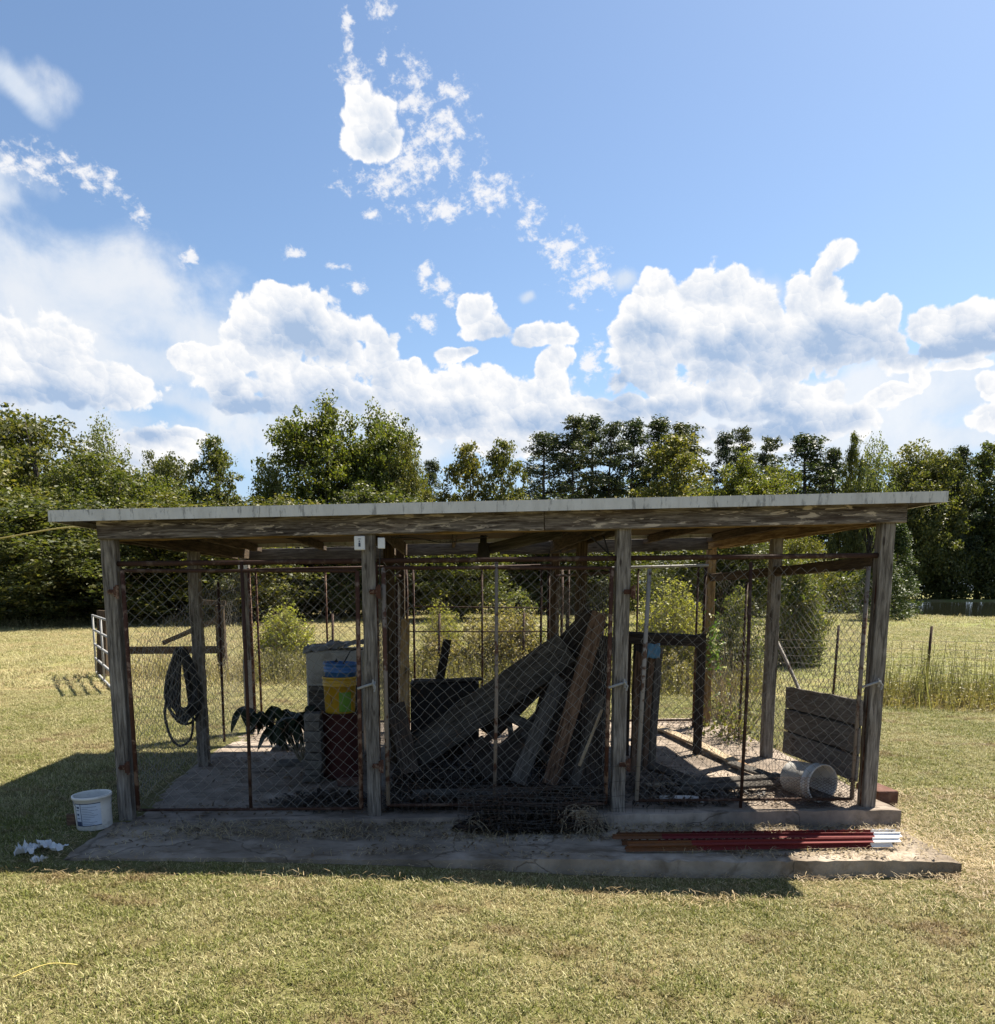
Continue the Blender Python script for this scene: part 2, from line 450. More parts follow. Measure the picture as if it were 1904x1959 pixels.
M['paper'] = plastic('crumpled_white_film', (0.52, 0.52, 0.51), 0.4, (0.4, 0.38, 0.34), 0.3)
M['cabinet'] = plastic('dull_white_enamel', (0.30, 0.29, 0.27), 0.5, (0.09, 0.07, 0.05), 0.6)
M['char'] = plastic('black_grimy_metal', (0.025, 0.022, 0.020), 0.8, (0.05, 0.035, 0.025), 0.6)
M['yellow_rope'] = plastic('yellow_rope', (0.50, 0.40, 0.12), 0.8, amt=0.4)


def leaf_mat(name, dark, light, tip, trans=0.35, scale=0.9, rough=0.55):
    """Leaf colours vary clump by clump (noise in place) and leaf by leaf."""
    m, T = new_mat(name)
    g = T.n('ShaderNodeNewGeometry')
    n = T.noise(g.outputs['Position'], scale, 3, 0.6)
    rnd = g.outputs['Random Per Island']
    c = T.mix(T.smooth(n, 0.32, 0.68), (*dark, 1), (*light, 1))
    c = T.mix(T.smooth(rnd, 0.55, 1.0), c, (*tip, 1))
    oi = T.n('ShaderNodeObjectInfo')
    c = T.mix(1.0, c, T.ramp(oi.outputs['Random'], [(0, (0.78, 0.86, 0.85)), (0.5, (1.0, 1.0, 1.0)), (1, (1.22, 1.12, 1.0))]), 'MULTIPLY')
    d = T.n('ShaderNodeBsdfPrincipled', {'Base Color': c, 'Roughness': rough, 'Specular IOR Level': 0.35})
    t = T.n('ShaderNodeBsdfTranslucent', {'Color': T.mix(1.0, c, (1.25, 1.35, 0.55, 1), 'MULTIPLY')})
    ms = T.n('ShaderNodeMixShader', {0: trans, 1: d.outputs[0], 2: t.outputs[0]})
    T.n('ShaderNodeOutputMaterial', {'Surface': ms.outputs[0]})
    return m


M['leaf_oak'] = leaf_mat('oak_leaves', (0.055, 0.068, 0.018), (0.125, 0.128, 0.032), (0.20, 0.175, 0.05))
M['leaf_dark'] = leaf_mat('dark_oak_leaves', (0.038, 0.050, 0.016), (0.086, 0.096, 0.027), (0.145, 0.137, 0.042))
M['leaf_yellow'] = leaf_mat('sweetgum_leaves', (0.075, 0.092, 0.020), (0.135, 0.142, 0.030), (0.20, 0.175, 0.04), 0.42)
M['leaf_pale'] = leaf_mat('pale_willow_leaves', (0.09, 0.11, 0.035), (0.15, 0.16, 0.055), (0.21, 0.20, 0.08), 0.4)
M['leaf_pine'] = leaf_mat('pine_needles', (0.034, 0.048, 0.027), (0.070, 0.086, 0.038), (0.11, 0.115, 0.052), 0.2)
M['leaf_cedar'] = leaf_mat('cedar_needles', (0.035, 0.058, 0.022), (0.075, 0.098, 0.030), (0.12, 0.12, 0.035), 0.25)
M['leaf_gold'] = leaf_mat('goldenrod_leaves', (0.20, 0.20, 0.045), (0.32, 0.30, 0.07), (0.44, 0.38, 0.11), 0.40, 1.6)
M['leaf_shrub'] = leaf_mat('shrub_leaves', (0.055, 0.075, 0.022), (0.12, 0.13, 0.04), (0.20, 0.18, 0.07), 0.4, 1.8)
M['leaf_brown'] = leaf_mat('dry_bramble_leaves', (0.11, 0.10, 0.045), (0.21, 0.18, 0.085), (0.34, 0.29, 0.17), 0.35, 2.0)
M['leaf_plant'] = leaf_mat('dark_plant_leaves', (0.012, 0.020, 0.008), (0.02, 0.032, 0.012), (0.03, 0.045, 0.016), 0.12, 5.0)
M['leaf_vine'] = leaf_mat('vine_leaves', (0.07, 0.12, 0.03), (0.13, 0.19, 0.05), (0.2, 0.24, 0.09), 0.4, 5.0)
M['flower'] = leaf_mat('white_flowers', (0.6, 0.62, 0.5), (0.72, 0.72, 0.66), (0.8, 0.8, 0.78), 0.3, 5.0)
M['straw'] = leaf_mat('dry_straw', (0.24, 0.17, 0.09), (0.40, 0.31, 0.18), (0.52, 0.43, 0.28), 0.3, 2.5)
M['litter'] = leaf_mat('dead_leaf_litter', (0.07, 0.045, 0.028), (0.15, 0.095, 0.055), (0.26, 0.18, 0.11), 0.2, 3.0)
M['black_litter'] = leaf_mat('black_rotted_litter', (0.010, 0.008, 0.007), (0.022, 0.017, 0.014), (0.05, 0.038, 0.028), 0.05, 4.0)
M['twig'] = leaf_mat('dry_twigs', (0.14, 0.105, 0.07), (0.27, 0.21, 0.14), (0.40, 0.32, 0.22), 0.0, 4.0)
M['bark'] = wood_mat('tree_bark', (0.03, 0.025, 0.02), (0.07, 0.058, 0.045), (0.12, 0.10, 0.08), crack=0.6)


def grass_mat():
    m, T = new_mat('lawn_grass_blades')
    g = T.n('ShaderNodeNewGeometry')
    pos = g.outputs['Position']
    big = T.noise(T.vmath('MULTIPLY', pos, (1.0, 1.0, 0.0)), 0.55, 5, 0.6, 0.3)
    med = T.noise(T.vmath('MULTIPLY', pos, (1.0, 1.3, 0.0)), 2.4, 5, 0.65, 0.3)
    rnd = g.outputs['Random Per Island']
    f = T.math('ADD', T.math('MULTIPLY', big, 0.5), T.math('MULTIPLY', med, 0.5))
    green = T.mix(rnd, (0.088, 0.108, 0.020, 1), (0.25, 0.255, 0.060, 1))
    straw = T.mix(rnd, (0.20, 0.170, 0.070, 1), (0.56, 0.51, 0.27, 1))
    rn2 = T.math('FRACT', T.math('MULTIPLY', rnd, 37.7))
    pick = T.math('ADD', T.math('MULTIPLY', rn2, 0.85), T.math('MULTIPLY', T.smooth(f, 0.38, 0.62), 0.52))
    sp = T.n('ShaderNodeSeparateXYZ', {0: pos})
    dry = T.math('MULTIPLY', T.smooth(sp.outputs[0], 1.0, -5.0), T.smooth(sp.outputs[1], 3.5, 9.0))
    pick = T.math('ADD', pick, T.math('MULTIPLY', dry, 0.26))
    c = T.mix(T.smooth(pick, 0.54, 0.78), green, straw)
    red = T.noise(T.vmath('MULTIPLY', pos, (1.0, 1.5, 0.0)), 1.4, 5, 0.7, 0.2)
    c = T.mix(T.math('MULTIPLY', T.smooth(red, 0.51, 0.68), 0.70), c, (0.22, 0.135, 0.075, 1))
    d = T.n('ShaderNodeBsdfPrincipled', {'Base Color': c, 'Roughness': 0.6, 'Specular IOR Level': 0.3})
    t = T.n('ShaderNodeBsdfTranslucent', {'Color': c})
    ms = T.n('ShaderNodeMixShader', {0: 0.35, 1: d.outputs[0], 2: t.outputs[0]})
    T.n('ShaderNodeOutputMaterial', {'Surface': ms.outputs[0]})
    return m


M['grass'] = grass_mat()


def ground_mat():
    m, T = new_mat('field_ground')
    pos = T.n('ShaderNodeNewGeometry').outputs['Position']
    p2 = T.vmath('MULTIPLY', pos, (1.0, 1.0, 0.0))
    big = T.noise(p2, 0.10, 6, 0.6, 0.3)
    med = T.noise(p2, 0.55, 6, 0.65, 0.3)
    fine = T.noise(p2, 9.0, 6, 0.75)
    xf = T.noise(p2, 45.0, 3, 0.7)
    f = T.math('ADD', T.math('MULTIPLY', big, 0.5), T.math('MULTIPLY', med, 0.5))
    sp = T.n('ShaderNodeSeparateXYZ', {0: pos})
    f = T.math('ADD', f, T.math('MULTIPLY', T.math('MULTIPLY', T.smooth(sp.outputs[0], 1.0, -5.0), T.smooth(sp.outputs[1], 3.5, 9.0)), 0.10))
    c = T.ramp(f, [(0.36, (0.125, 0.165, 0.038)), (0.48, (0.19, 0.205, 0.060)), (0.56, (0.26, 0.225, 0.095)), (0.66, (0.30, 0.21, 0.12))])
    c = T.mix(T.math('MULTIPLY', T.smooth(fine, 0.42, 0.60), 0.55), c, (0.13, 0.105, 0.045, 1))
    c = T.mix(T.math('MULTIPLY', T.smooth(xf, 0.45, 0.7), 0.4), c, (0.33, 0.28, 0.15, 1))
    # soil under the grass near the shed
    sep2 = T.n('ShaderNodeSeparateXYZ', {0: pos})
    near = T.smooth(sep2.outputs[1], 9.0, 3.0)
    c = T.mix(T.math('MULTIPLY', near, 0.55), c, (0.085, 0.066, 0.036, 1))
    return finish(m, T, c, 0.95, T.math('ADD', fine, xf), 0.6, 0.04, spec=0.1)


M['ground'] = ground_mat()


def water_mat():
    m, T = new_mat('pond_water')
    pos = T.n('ShaderNodeNewGeometry').outputs['Position']
    n = T.noise(T.vmath('MULTIPLY', pos, (1.0, 2.5, 1.0)), 1.6, 4, 0.6)
    return finish(m, T, (0.018, 0.020, 0.013), 0.06, n, 0.03, 0.01, spec=0.5)


M['water'] = water_mat()


# ------------------------------------------------------------------ mesh helpers
class MB:
    def __init__(self):
        self.v, self.f, self.n = [], [], 0

    def add(self, v, f):
        v = np.asarray(v, dtype=float).reshape(-1, 3)
        self.v.append(v)
        self.f.extend([tuple(int(i) + self.n for i in q) for q in f])
        self.n += len(v)

    def box(self, c, s, rot=None):
        c = np.array(c, float)
        h = np.array(s, float) / 2
        v = np.array([[x, y, z] for x in (-1, 1) for y in (-1, 1) for z in (-1, 1)], float) * h
        if rot is not None:
            v = v @ np.array(rot).T
        self.add(v + c, [(0, 1, 3, 2), (4, 6, 7, 5), (0, 4, 5, 1), (2, 3, 7, 6), (0, 2, 6, 4), (1, 5, 7, 3)])

    def tube(self, pts, r, n=6, cap=True):
        pts = [np.array(p, float) for p in pts]
        rs = r if hasattr(r, '__len__') else [r] * len(pts)
        vs = []
        a = None
        for i, p in enumerate(pts):
            t = pts[min(i + 1, len(pts) - 1)] - pts[max(i - 1, 0)]
            t = t / (np.linalg.norm(t) + 1e-9)
            if a is None:
                a = np.cross(t, [0, 0, 1.0])
                if np.linalg.norm(a) < 0.1:
                    a = np.cross(t, [0, 1.0, 0])
            a = a - t * np.dot(a, t)
            a = a / (np.linalg.norm(a) + 1e-9)
            b = np.cross(t, a)
            for k in range(n):
                an = 2 * math.pi * k / n
                vs.append(p + rs[i] * (math.cos(an) * a + math.sin(an) * b))
        fs = []
        for i in range(len(pts) - 1):
            for k in range(n):
                fs.append((i * n + k, i * n + (k + 1) % n, (i + 1) * n + (k + 1) % n, (i + 1) * n + k))
        if cap:
            fs.append(tuple(range(n - 1, -1, -1)))
            fs.append(tuple((len(pts) - 1) * n + k for k in range(n)))
        self.add(vs, fs)

    def lathe(self, prof, n=32, center=(0, 0, 0)):
        vs, fs = [], []
        for (r, z) in prof:
            for k in range(n):
                an = 2 * math.pi * k / n
                vs.append((center[0] + r * math.cos(an), center[1] + r * math.sin(an), center[2] + z))
        for i in range(len(prof) - 1):
            for k in range(n):
                fs.append((i * n + k, i * n + (k + 1) % n, (i + 1) * n + (k + 1) % n, (i + 1) * n + k))
        self.add(vs, fs)

    def mesh(self, name, mat=None, smooth=False):
        me = bpy.data.meshes.new(name)
        V = np.concatenate(self.v) if self.v else np.zeros((0, 3))
        me.from_pydata(V.tolist(), [], self.f)
        if mat is not None:
            me.materials.append(mat)
        if smooth:
            me.polygons.foreach_set('use_smooth', [True] * len(me.polygons))
        me.update()
        return me


def quads_mesh(name, V, mat, extra=None):
    """V: (n,4,3) array of quads"""
    n = len(V)
    me = bpy.data.meshes.new(name)
    me.vertices.add(n * 4)
    me.vertices.foreach_set('co', V.reshape(-1).astype(np.float32))
    me.loops.add(n * 4)
    me.loops.foreach_set('vertex_index', np.arange(n * 4, dtype=np.int32))
    me.polygons.add(n)
    me.polygons.foreach_set('loop_start', np.arange(0, n * 4, 4, dtype=np.int32))
    me.materials.append(mat)
    me.update(calc_edges=True)
    me.validate()
    return me


def link(name, data, parent=None, mw=None, **props):
    o = bpy.data.objects.new(name, data)
    COL.objects.link(o)
    if mw is None:
        mw = Matrix.Identity(4)
    o.matrix_world = mw
    if parent is not None:
        o.parent = parent
        o.matrix_parent_inverse = world_of(parent).inverted()
    for kk, vv in props.items():
        o[kk] = vv
    return o


def world_of(o):
    mtx = o.matrix_basis.copy()
    p = o
    while p.parent is not None:
        mtx = p.parent.matrix_basis @ p.matrix_parent_inverse @ mtx if p.parent.parent is None else world_of(p.parent) @ p.matrix_parent_inverse @ p.matrix_basis
        break
    return mtx


def thing(name, label, cat, loc=(0, 0, 0), group=None, rot=(0, 0, 0), scale=(1, 1, 1)):
    o = bpy.data.objects.new(name, None)
    COL.objects.link(o)
    o.empty_display_size = 0.1
    o.location = loc
    o.rotation_euler = rot
    o.scale = scale
    o['label'] = label
    o['category'] = cat
    if group:
        o['group'] = group
    return o


def tag(o, label, cat, group=None):
    o['label'] = label
    o['category'] = cat
    if group:
        o['group'] = group
    return o


def plank_mesh(L, w, t, mat, wear=0.003, segs=None, bow=0.0, endwear=0.0, seed=0):
    """board lying along +X from 0 to L, width along Y, thickness along Z, chamfered and worn"""
    r = np.random.default_rng(seed)
    n = segs or max(3, int(L / 0.18) + 1)
    ch = min(0.006, t * 0.25)
    sec = [(-w / 2 + ch, -t / 2), (w / 2 - ch, -t / 2), (w / 2, -t / 2 + ch), (w / 2, t / 2 - ch), (w / 2 - ch, t / 2), (-w / 2 + ch, t / 2), (-w / 2, t / 2 - ch), (-w / 2, -t / 2 + ch)]
    vs = []
    for i in range(n + 1):
        x = L * i / n
        zb = bow * math.sin(math.pi * i / n)
        jy, jz = r.normal(0, wear, 2) * 0.7
        for (y, z) in sec:
            e = r.normal(0, wear * 0.5, 3)
            ex = r.uniform(0, endwear) * (1 if i == n else 0)
            vs.append((x + e[0] * 0.5 - ex, y + jy + e[1], z + zb + jz + e[2]))
    fs = []
    for i in range(n):
        for k in range(8):
            fs.append((i * 8 + k, i * 8 + (k + 1) % 8, (i + 1) * 8 + (k + 1) % 8, (i + 1) * 8 + k))
    fs.append(tuple(range(7, -1, -1)))
    fs.append(tuple(n * 8 + k for k in range(8)))
    b = MB()
    b.add(vs, fs)
    return b.mesh('plank', mat)


def frame_to(p0, p1, normal):
    """matrix: X from p0 to p1, Z close to normal"""
    p0, p1 = Vector(p0), Vector(p1)
    x = (p1 - p0).normalized()
    z = Vector(normal)
    z = (z - x * z.dot(x)).normalized()
    y = z.cross(x)
    m = Matrix((x, y, z)).transposed().to_4x4()
    m.translation = p0
    return m


_ps = [0]


def plank(name, p0, p1, w, t, mat, parent=None, normal=(0, -1, 0), **kw):
    _ps[0] += 1
    L = (Vector(p1) - Vector(p0)).length
    me = plank_mesh(L, w, t, M[mat] if isinstance(mat, str) else mat, seed=_ps[0], **kw)
    return link(name, me, parent, frame_to(p0, p1, normal))


def pipe(name, pts, r, mat, parent=None, n=8):
    b = MB()
    b.tube([tuple(p) for p in pts], r, n)
    return link(name, b.mesh(name, M[mat], True), parent)


def chain_mesh(name, W_, H_, d=0.085, r=0.0019, mat='wire', sag=0.0, seed=0, cut=None):
    """woven chain link in local X (width) / Z (height), zigzag wires that meet at every knuckle"""
    rg = np.random.default_rng(seed)
    h = d / 2
    nx, nz = int(W_ / h), int(H_ / h)
    V, F = [], []
    cnt = 0
    hx, hz = W_ / nx, H_ / nz
    gi_, gk_ = np.meshgrid(np.arange(nx + 2), np.arange(nz + 2), indexing='ij')
    ph = rg.uniform(0, 6.28, 6)
    dx_noise = rg.normal(0, 0.002, (nx + 2, nz + 2)) + 0.013 * np.sin(gk_ * .21 + ph[0] + gi_ * .05) + .006 * np.sin(gk_ * .5 + gi_ * .3 + ph[1])
    dz_noise = rg.normal(0, 0.002, (nx + 2, nz + 2)) + 0.014 * np.sin(gi_ * .19 + ph[2]) + .006 * np.sin(gi_ * .43 + gk_ * .2 + ph[3])
    for i in range(nx):
        pts = []
        for kx in range(nz + 1):
            side = (kx + i) % 2
            gx = i + side
            x = gx * hx + dx_noise[gx, kx] * 2
            z = kx * hz + dz_noise[gx, kx] * 2
            bulge = sag * math.sin(math.pi * x / W_) * math.sin(2.2 * z / H_)
            y = (0.003 if side else -0.003) + bulge + 0.006 * math.sin(5 * x + seed) * math.sin(4 * z)
            if cut is not None and not cut(x, z):
                pts.append(None)
            else:
                pts.append(np.array((x, y, z)))
        for a, b in zip(pts[:-1], pts[1:]):
            if a is None or b is None:
                continue
            t = b - a
            t = t / np.linalg.norm(t)
            u = np.cross(t, (0, 1, 0))
            u /= np.linalg.norm(u)
            w = np.cross(t, u)
            ring = [r * (math.cos(q) * u + math.sin(q) * w) for q in (0.5, 2.6, 4.7)]
            V += [a + q for q in ring] + [b + q for q in ring]
            F += [(cnt + q, cnt + (q + 1) % 3, cnt + 3 + (q + 1) % 3, cnt + 3 + q) for q in range(3)]
            cnt += 6
    m = MB()
    m.add(np.array(V), F)
    return m.mesh(name, M[mat])


# ------------------------------------------------------------------ ground
def ground_z(x, y):
    x = np.asarray(x, float)
    y = np.asarray(y, float)
    t = np.clip((x + 3.0) / 6.2, 0, 1)
    z = 0.085 - 0.195 * t * t * (3 - 2 * t)
    far = np.clip((np.hypot(x, y) - 9) / 14, 0, 1)
    z = z * (1 - far)
    z = z + 0.012 * np.sin(x * 1.7 + 0.6 * y) * np.sin(y * 1.3 - 0.3 * x) + 0.05 * far * np.sin(x * 0.21 + 1) * np.sin(y * 0.17)
    # pond bed
    d = (np.abs((x - 92) / 60.0) ** 4 + np.abs((y - 90) / 57.0) ** 4) ** 0.25
    z = z - 1.6 * np.clip((1.04 - d) / 0.08, 0, 1)
    return z


def grid_axis(a, b, near_a, near_b, step, grow=1.13):
    xs = list(np.arange(near_a, near_b + 1e-6, step))
    s = step
    while xs[-1] < b:
        s *= grow
        xs.append(xs[-1] + s)
    s = step
    while xs[0] > a:
        s *= grow
        xs.insert(0, xs[0] - s)
    return np.array(xs)


gx_ = grid_axis(-1500, 1500, -7, 7, 0.16, 1.05)
gy_ = grid_axis(-900, 1500, -5, 9, 0.16, 1.05)
XX, YY = np.meshgrid(gx_, gy_)
ZZ = ground_z(XX, YY)
nxg, nyg = len(gx_), len(gy_)
me = bpy.data.meshes.new('ground')
idx = np.arange(nxg * nyg).reshape(nyg, nxg)
q = np.stack([idx[:-1, :-1], idx[:-1, 1:], idx[1:, 1:], idx[1:, :-1]], -1).reshape(-1, 4)
me.from_pydata(np.stack([XX, YY, ZZ], -1).reshape(-1, 3).tolist(), [], q.tolist())
me.materials.append(M['ground'])
me.polygons.foreach_set('use_smooth', [True] * len(me.polygons))
link('ground', me, kind='structure')

b = MB()
ang = np.linspace(0, 2 * math.pi, 73)[:-1]
b.add([(92 + 66 * np.sign(math.cos(a)) * abs(math.cos(a)) ** 0.5, 90 + 62 * np.sign(math.sin(a)) * abs(math.sin(a)) ** 0.5, -0.30) for a in ang], [tuple(range(72))])
link('pond_water', b.mesh('pond_water', M['water']), kind='structure')

# ------------------------------------------------------------------ concrete slabs
def slab_mesh(x0, x1, y0, y1, ztop, zbot, mat, nx=80, ny=24, rough=0.004, seed=1):
    """ztop is a function (x, y). Worn slab with chipped edges, closed at the sides."""
    r = np.random.default_rng(seed)
    V, F = [], []
    for j in range(ny + 1):
        for i in range(nx + 1):
            x = x0 + (x1 - x0) * i / nx
            y = y0 + (y1 - y0) * j / ny
            z = ztop(x, y) + r.normal(0, rough * 0.25) + rough * math.sin(x * 3.1 + y) * 0.6
            if i in (0, nx):
                x += r.normal(0, 0.006)
                z -= abs(r.normal(0, rough))
            if j in (0, ny):
                y += r.normal(0, 0.006)
                z -= abs(r.normal(0, rough))
            V.append((x, y, z))
    g = lambda i, j: j * (nx + 1) + i
    for j in range(ny):
        for i in range(nx):
            F.append((g(i, j), g(i + 1, j), g(i + 1, j + 1), g(i, j + 1)))
    loop = [g(i, 0) for i in range(nx + 1)] + [g(nx, j) for j in range(1, ny + 1)] + [g(i, ny) for i in range(nx - 1, -1, -1)] + [g(0, j) for j in range(ny - 1, 0, -1)]
    base = len(V)
    for q_ in loop:
        V.append((V[q_][0] + r.normal(0, 0.003), V[q_][1] + r.normal(0, 0.003), zbot))
    n = len(loop)
    for k_ in range(n):
        F.append((loop[k_], base + k_, base + (k_ + 1) % n, loop[(k_ + 1) % n]))
    b_ = MB()
    b_.add(V, F)
    return b_.mesh('slab', mat)


FLOOR = lambda x, y: 0.112 + 0.010 * x + (0.016 if x < -99 else 0)
APRON = lambda x, y: 0.100 - 0.0155 * (x + 2.5) + 0.02 * (y + 0.9) * 0.2
link('concrete_floor', slab_mesh(-2.52, 3.46, 0.0 - 0.11, 4.25, FLOOR, -0.3, M['concrete'], 90, 60), kind='structure')
link('concrete_apron', slab_mesh(-2.50, 3.44, -0.90, -0.112, APRON, -0.35, M['apron'], 90, 14, 0.006, 4), kind='structure')

# ------------------------------------------------------------------ the kennel
kn = thing('dog_kennel', 'weathered open timber dog kennel with flat roof and three chain link bays on concrete', 'kennel', (0.4, 1.8, 0.12))
LX = [(-2.44, -2.42, -2.41), (-0.565, -0.565, -0.56), (1.305, 1.30, 1.30), (3.26, 3.215, 3.19)]
YS = (0.0, 1.83, 3.66)
fz = lambda x: 2.165 + (x + 2.44) * 0.0233       # underside of the front header
for li, xs in enumerate(LX):
    for yi, Y in enumerate(YS):
        x = xs[yi]
        z0 = FLOOR(x, Y) - 0.01
        z1 = fz(x) + (0.012 if yi == 0 else 0.12)
        w = 0.10
        dx = random.uniform(-0.015, 0.015)
        mat = 'post' if yi == 0 else ('tan' if (li, yi) == (3, 2) else 'post')
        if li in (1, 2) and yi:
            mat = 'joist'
        plank('post', (x, Y, z0), (x + dx, Y, z1), w, w, mat, kn, normal=(0, -1, 0), wear=0.0025)
# front header: two boards butted at the splice, a second board behind
xs0, xsp, xs1 = -2.50, 0.70, 3.36
hz = lambda x: fz(x) + 0.095
for (a, c_) in ((xs0, xsp - 0.003), (xsp + 0.003, xs1)):
    plank('header_board', (a, -0.068, hz(a)), (c_, -0.068, hz(c_)), 0.185, 0.034, 'beam', kn, normal=(0, -1, 0), wear=0.003)
plank('inner_header_board', (xs0 + 0.05, 0.072, hz(xs0) - 0.012), (xs1 - 0.06, 0.072, hz(xs1) - 0.012), 0.16, 0.036, 'tan', kn, normal=(0, -1, 0))
# rear header in three pieces with gaps above
zr = lambda x: fz(x) - 0.02
for (a, c_, dz, mt) in ((-2.38, -0.62, 0.0, 'plank_grey'), (-0.50, 0.55, 0.03, 'plank_grey'), (0.62, 3.16, 0.02, 'plank_grey')):
    plank('rear_header_board', (a, 3.60, zr(a) + 0.07 + dz), (c_, 3.60, zr(c_) + 0.07 + dz), 0.15, 0.036, mt, kn, normal=(0, -1, 0))
# side and divider top beams, front to back
for li, xs in enumerate(LX):
    for s in (-1, 1):
        if li in (0, 3) and s == (1 if li == 0 else -1):
            pass
        z = fz(xs[1]) + 0.075
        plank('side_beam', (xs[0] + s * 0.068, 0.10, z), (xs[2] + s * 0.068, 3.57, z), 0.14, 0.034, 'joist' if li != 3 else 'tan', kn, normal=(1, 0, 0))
plank('side_rail', (3.20, 0.06, 2.02), (3.17, 3.6, 1.96), 0.09, 0.038, 'joist', kn, normal=(1, 0, 0))
# joists over the beams
for i, x in enumerate(np.linspace(-2.2, 3.1, 8)):
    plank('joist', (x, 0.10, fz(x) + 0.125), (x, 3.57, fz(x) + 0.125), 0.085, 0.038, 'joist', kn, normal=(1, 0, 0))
# loose slanting board under the roof, middle bay
plank('loose_board', at_y(925, 1052, 1.2), at_y(1075, 1018, 0.9), 0.10, 0.03, 'plank_grey', kn, normal=(0.2, -1, 0.5))
# roof sheets (ribbed) and the trim round their edge
RX0, RX1, RY0, RY1 = -2.775, 3.585, -0.20, 3.38
rz = lambda x: 2.283 + (x - RX0) * 0.02405
b = MB()
n = 130
for i in range(n):
    pass
V, F = [], []
for i in range(n + 1):
    x = RX0 + 0.012 + (RX1 - RX0 - 0.024) * i / n
    z = rz(x) + 0.060 + (0.012 if (i // 2) % 5 == 0 else 0.0)
    V += [(x, RY0 + 0.012, z), (x, RY1 - 0.012, z), (x, RY0 + 0.012, z + 0.004), (x, RY1 - 0.012, z + 0.004)]
for i in range(n):
    a, c_ = i * 4, (i + 1) * 4
    F += [(a, a + 1, c_ + 1, c_), (a + 2, c_ + 2, c_ + 3, a + 3), (a, c_, c_ + 2, a + 2), (a + 1, a + 3, c_ + 3, c_ + 1)]
b.add(V, F)
link('roof_sheet', b.mesh('roof_sheet', M['trim']), kn)
# plywood deck under the sheets
Lr = math.hypot(RX1 - RX0 - 0.05, rz(RX1) - rz(RX0))
plank('roof_deck', (RX0 + 0.02, (RY0 + RY1) / 2, rz(RX0) + 0.048), (RX1 - 0.02, (RY0 + RY1) / 2, rz(RX1) + 0.048), RY1 - RY0 - 0.06, 0.016, 'joist', kn, normal=(0, 0, 1), wear=0.001)


def trim_strip(p0, p1, hgt, parent):
    """folded drip edge: face plate + small lip, slightly wavy"""
    p0, p1 = Vector(p0), Vector(p1)
    nseg = 26
    d = (p1 - p0)
    out = Vector((d.y, -d.x, 0)).normalized()
    V_, F_ = [], []
    r = np.random.default_rng(int(abs(p0.x * 31 + p1.y * 17)))
    for i in range(nseg + 1):
        p = p0 + d * (i / nseg)
        wv = r.normal(0, 0.0016)
        o = out * wv
        V_ += [p + o + Vector((0, 0, hgt)) - out * 0.03, p + o + Vector((0, 0, hgt)), p + o, p + o - out * 0.014 + Vector((0, 0, 0.002)), ]
    for i in range(nseg):
        a, c_ = i * 4, (i + 1) * 4
        for k_ in range(3):
            F_.append((a + k_, a + k_ + 1, c_ + k_ + 1, c_ + k_))
    b_ = MB()
    b_.add([tuple(v) for v in V_], F_)
    me_ = b_.mesh('roof_trim', M['trim'])
    o_ = link('roof_trim', me_, parent)
    md = o_.modifiers.new('s', 'SOLIDIFY')
    md.thickness = 0.0025
    return o_


TH = 0.078
trim_strip((RX0, RY0, rz(RX0)), (0.35, RY0, rz(0.35)), TH, kn)
trim_strip((0.352, RY0 - 0.003, rz(0.352)), (RX1, RY0 - 0.003, rz(RX1)), TH, kn)
trim_strip((RX1, RY0, rz(RX1)), (RX1, RY1, rz(RX1)), TH, kn)
trim_strip((RX0, RY1, rz(RX0)), (RX0, RY0, rz(RX0)), TH, kn)
trim_strip((RX1, RY1, rz(RX1)), (RX0, RY1, rz(RX0)), TH, kn)
# moss / seed tufts on the roof edge
b = MB()
Vq = []
for i in range(170):
    x = rng.uniform(RX0, RX1)
    y = RY0 + rng.uniform(0.0, 0.05)
    z = rz(x) + TH + 0.004
    s = rng.uniform(0.0015, 0.004) * (3.2 if i % 53 == 0 else 1)
    a = rng.normal(0, 1, 3)
    a /= np.linalg.norm(a)
    c_ = np.cross(a, rng.normal(0, 1, 3))
    c_ /= np.linalg.norm(c_)
    p = np.array((x, y, z + s * 0.6))
    Vq.append([p - a * s, p - c_ * s, p + a * s, p + c_ * s])
link('roof_debris', quads_mesh('roof_debris', np.array(Vq), M['straw']), kn, kind='stuff')


def hinge(p, parent):
    b_ = MB()
    b_.box((0.005, -0.015, 0), (0.058, 0.010, 0.035))
    b_.box((0.03, -0.026, 0.0), (0.016, 0.026, 0.075))
    b_.tube([(0.045, -0.03, -0.05), (0.045, -0.03, 0.05)], 0.013, 8)
    b_.tube([(-0.02, -0.03, 0.0), (-0.02, -0.01, 0.0)], 0.010, 6)
    o = link('hinge', b_.mesh('hinge', M['rust']), parent, Matrix.Translation(p))
    return o


def latch(p, parent, flip=1):
    b_ = MB()
    b_.tube([(-0.115 * flip, -0.02, -0.036), (-0.02, -0.03, -0.004), (0.02 * flip, -0.03, 0.004)], [0.009, 0.010, 0.009], 8)
    b_.tube([(0.0, -0.025, 0.032), (0.003, -0.03, 0.0), (0.006, -0.025, -0.036)], 0.0065, 8)
    b_.tube([(-0.005, -0.05, 0.012), (0.02, -0.055, -0.02), (0.012, -0.05, -0.055)], 0.007, 6)
    b_.box((0.005, -0.012, 0.0), (0.026, 0.018, 0.036))
    return link('latch', b_.mesh('latch', M['galv']), parent, Matrix.Translation(p))


def pw(px, py, Y):
    return at_y(px, py, Y)


# front top rail, pipe across all bays
for (xa, xb) in ((-2.42, -0.61), (-0.52, 1.26), (1.35, 3.22)):
    pipe('top_rail', [(xa, -0.01, 2.03 + xa * 0.012), (xb, -0.01, 2.03 + xb * 0.012)], 0.019, 'rust_dark', kn)

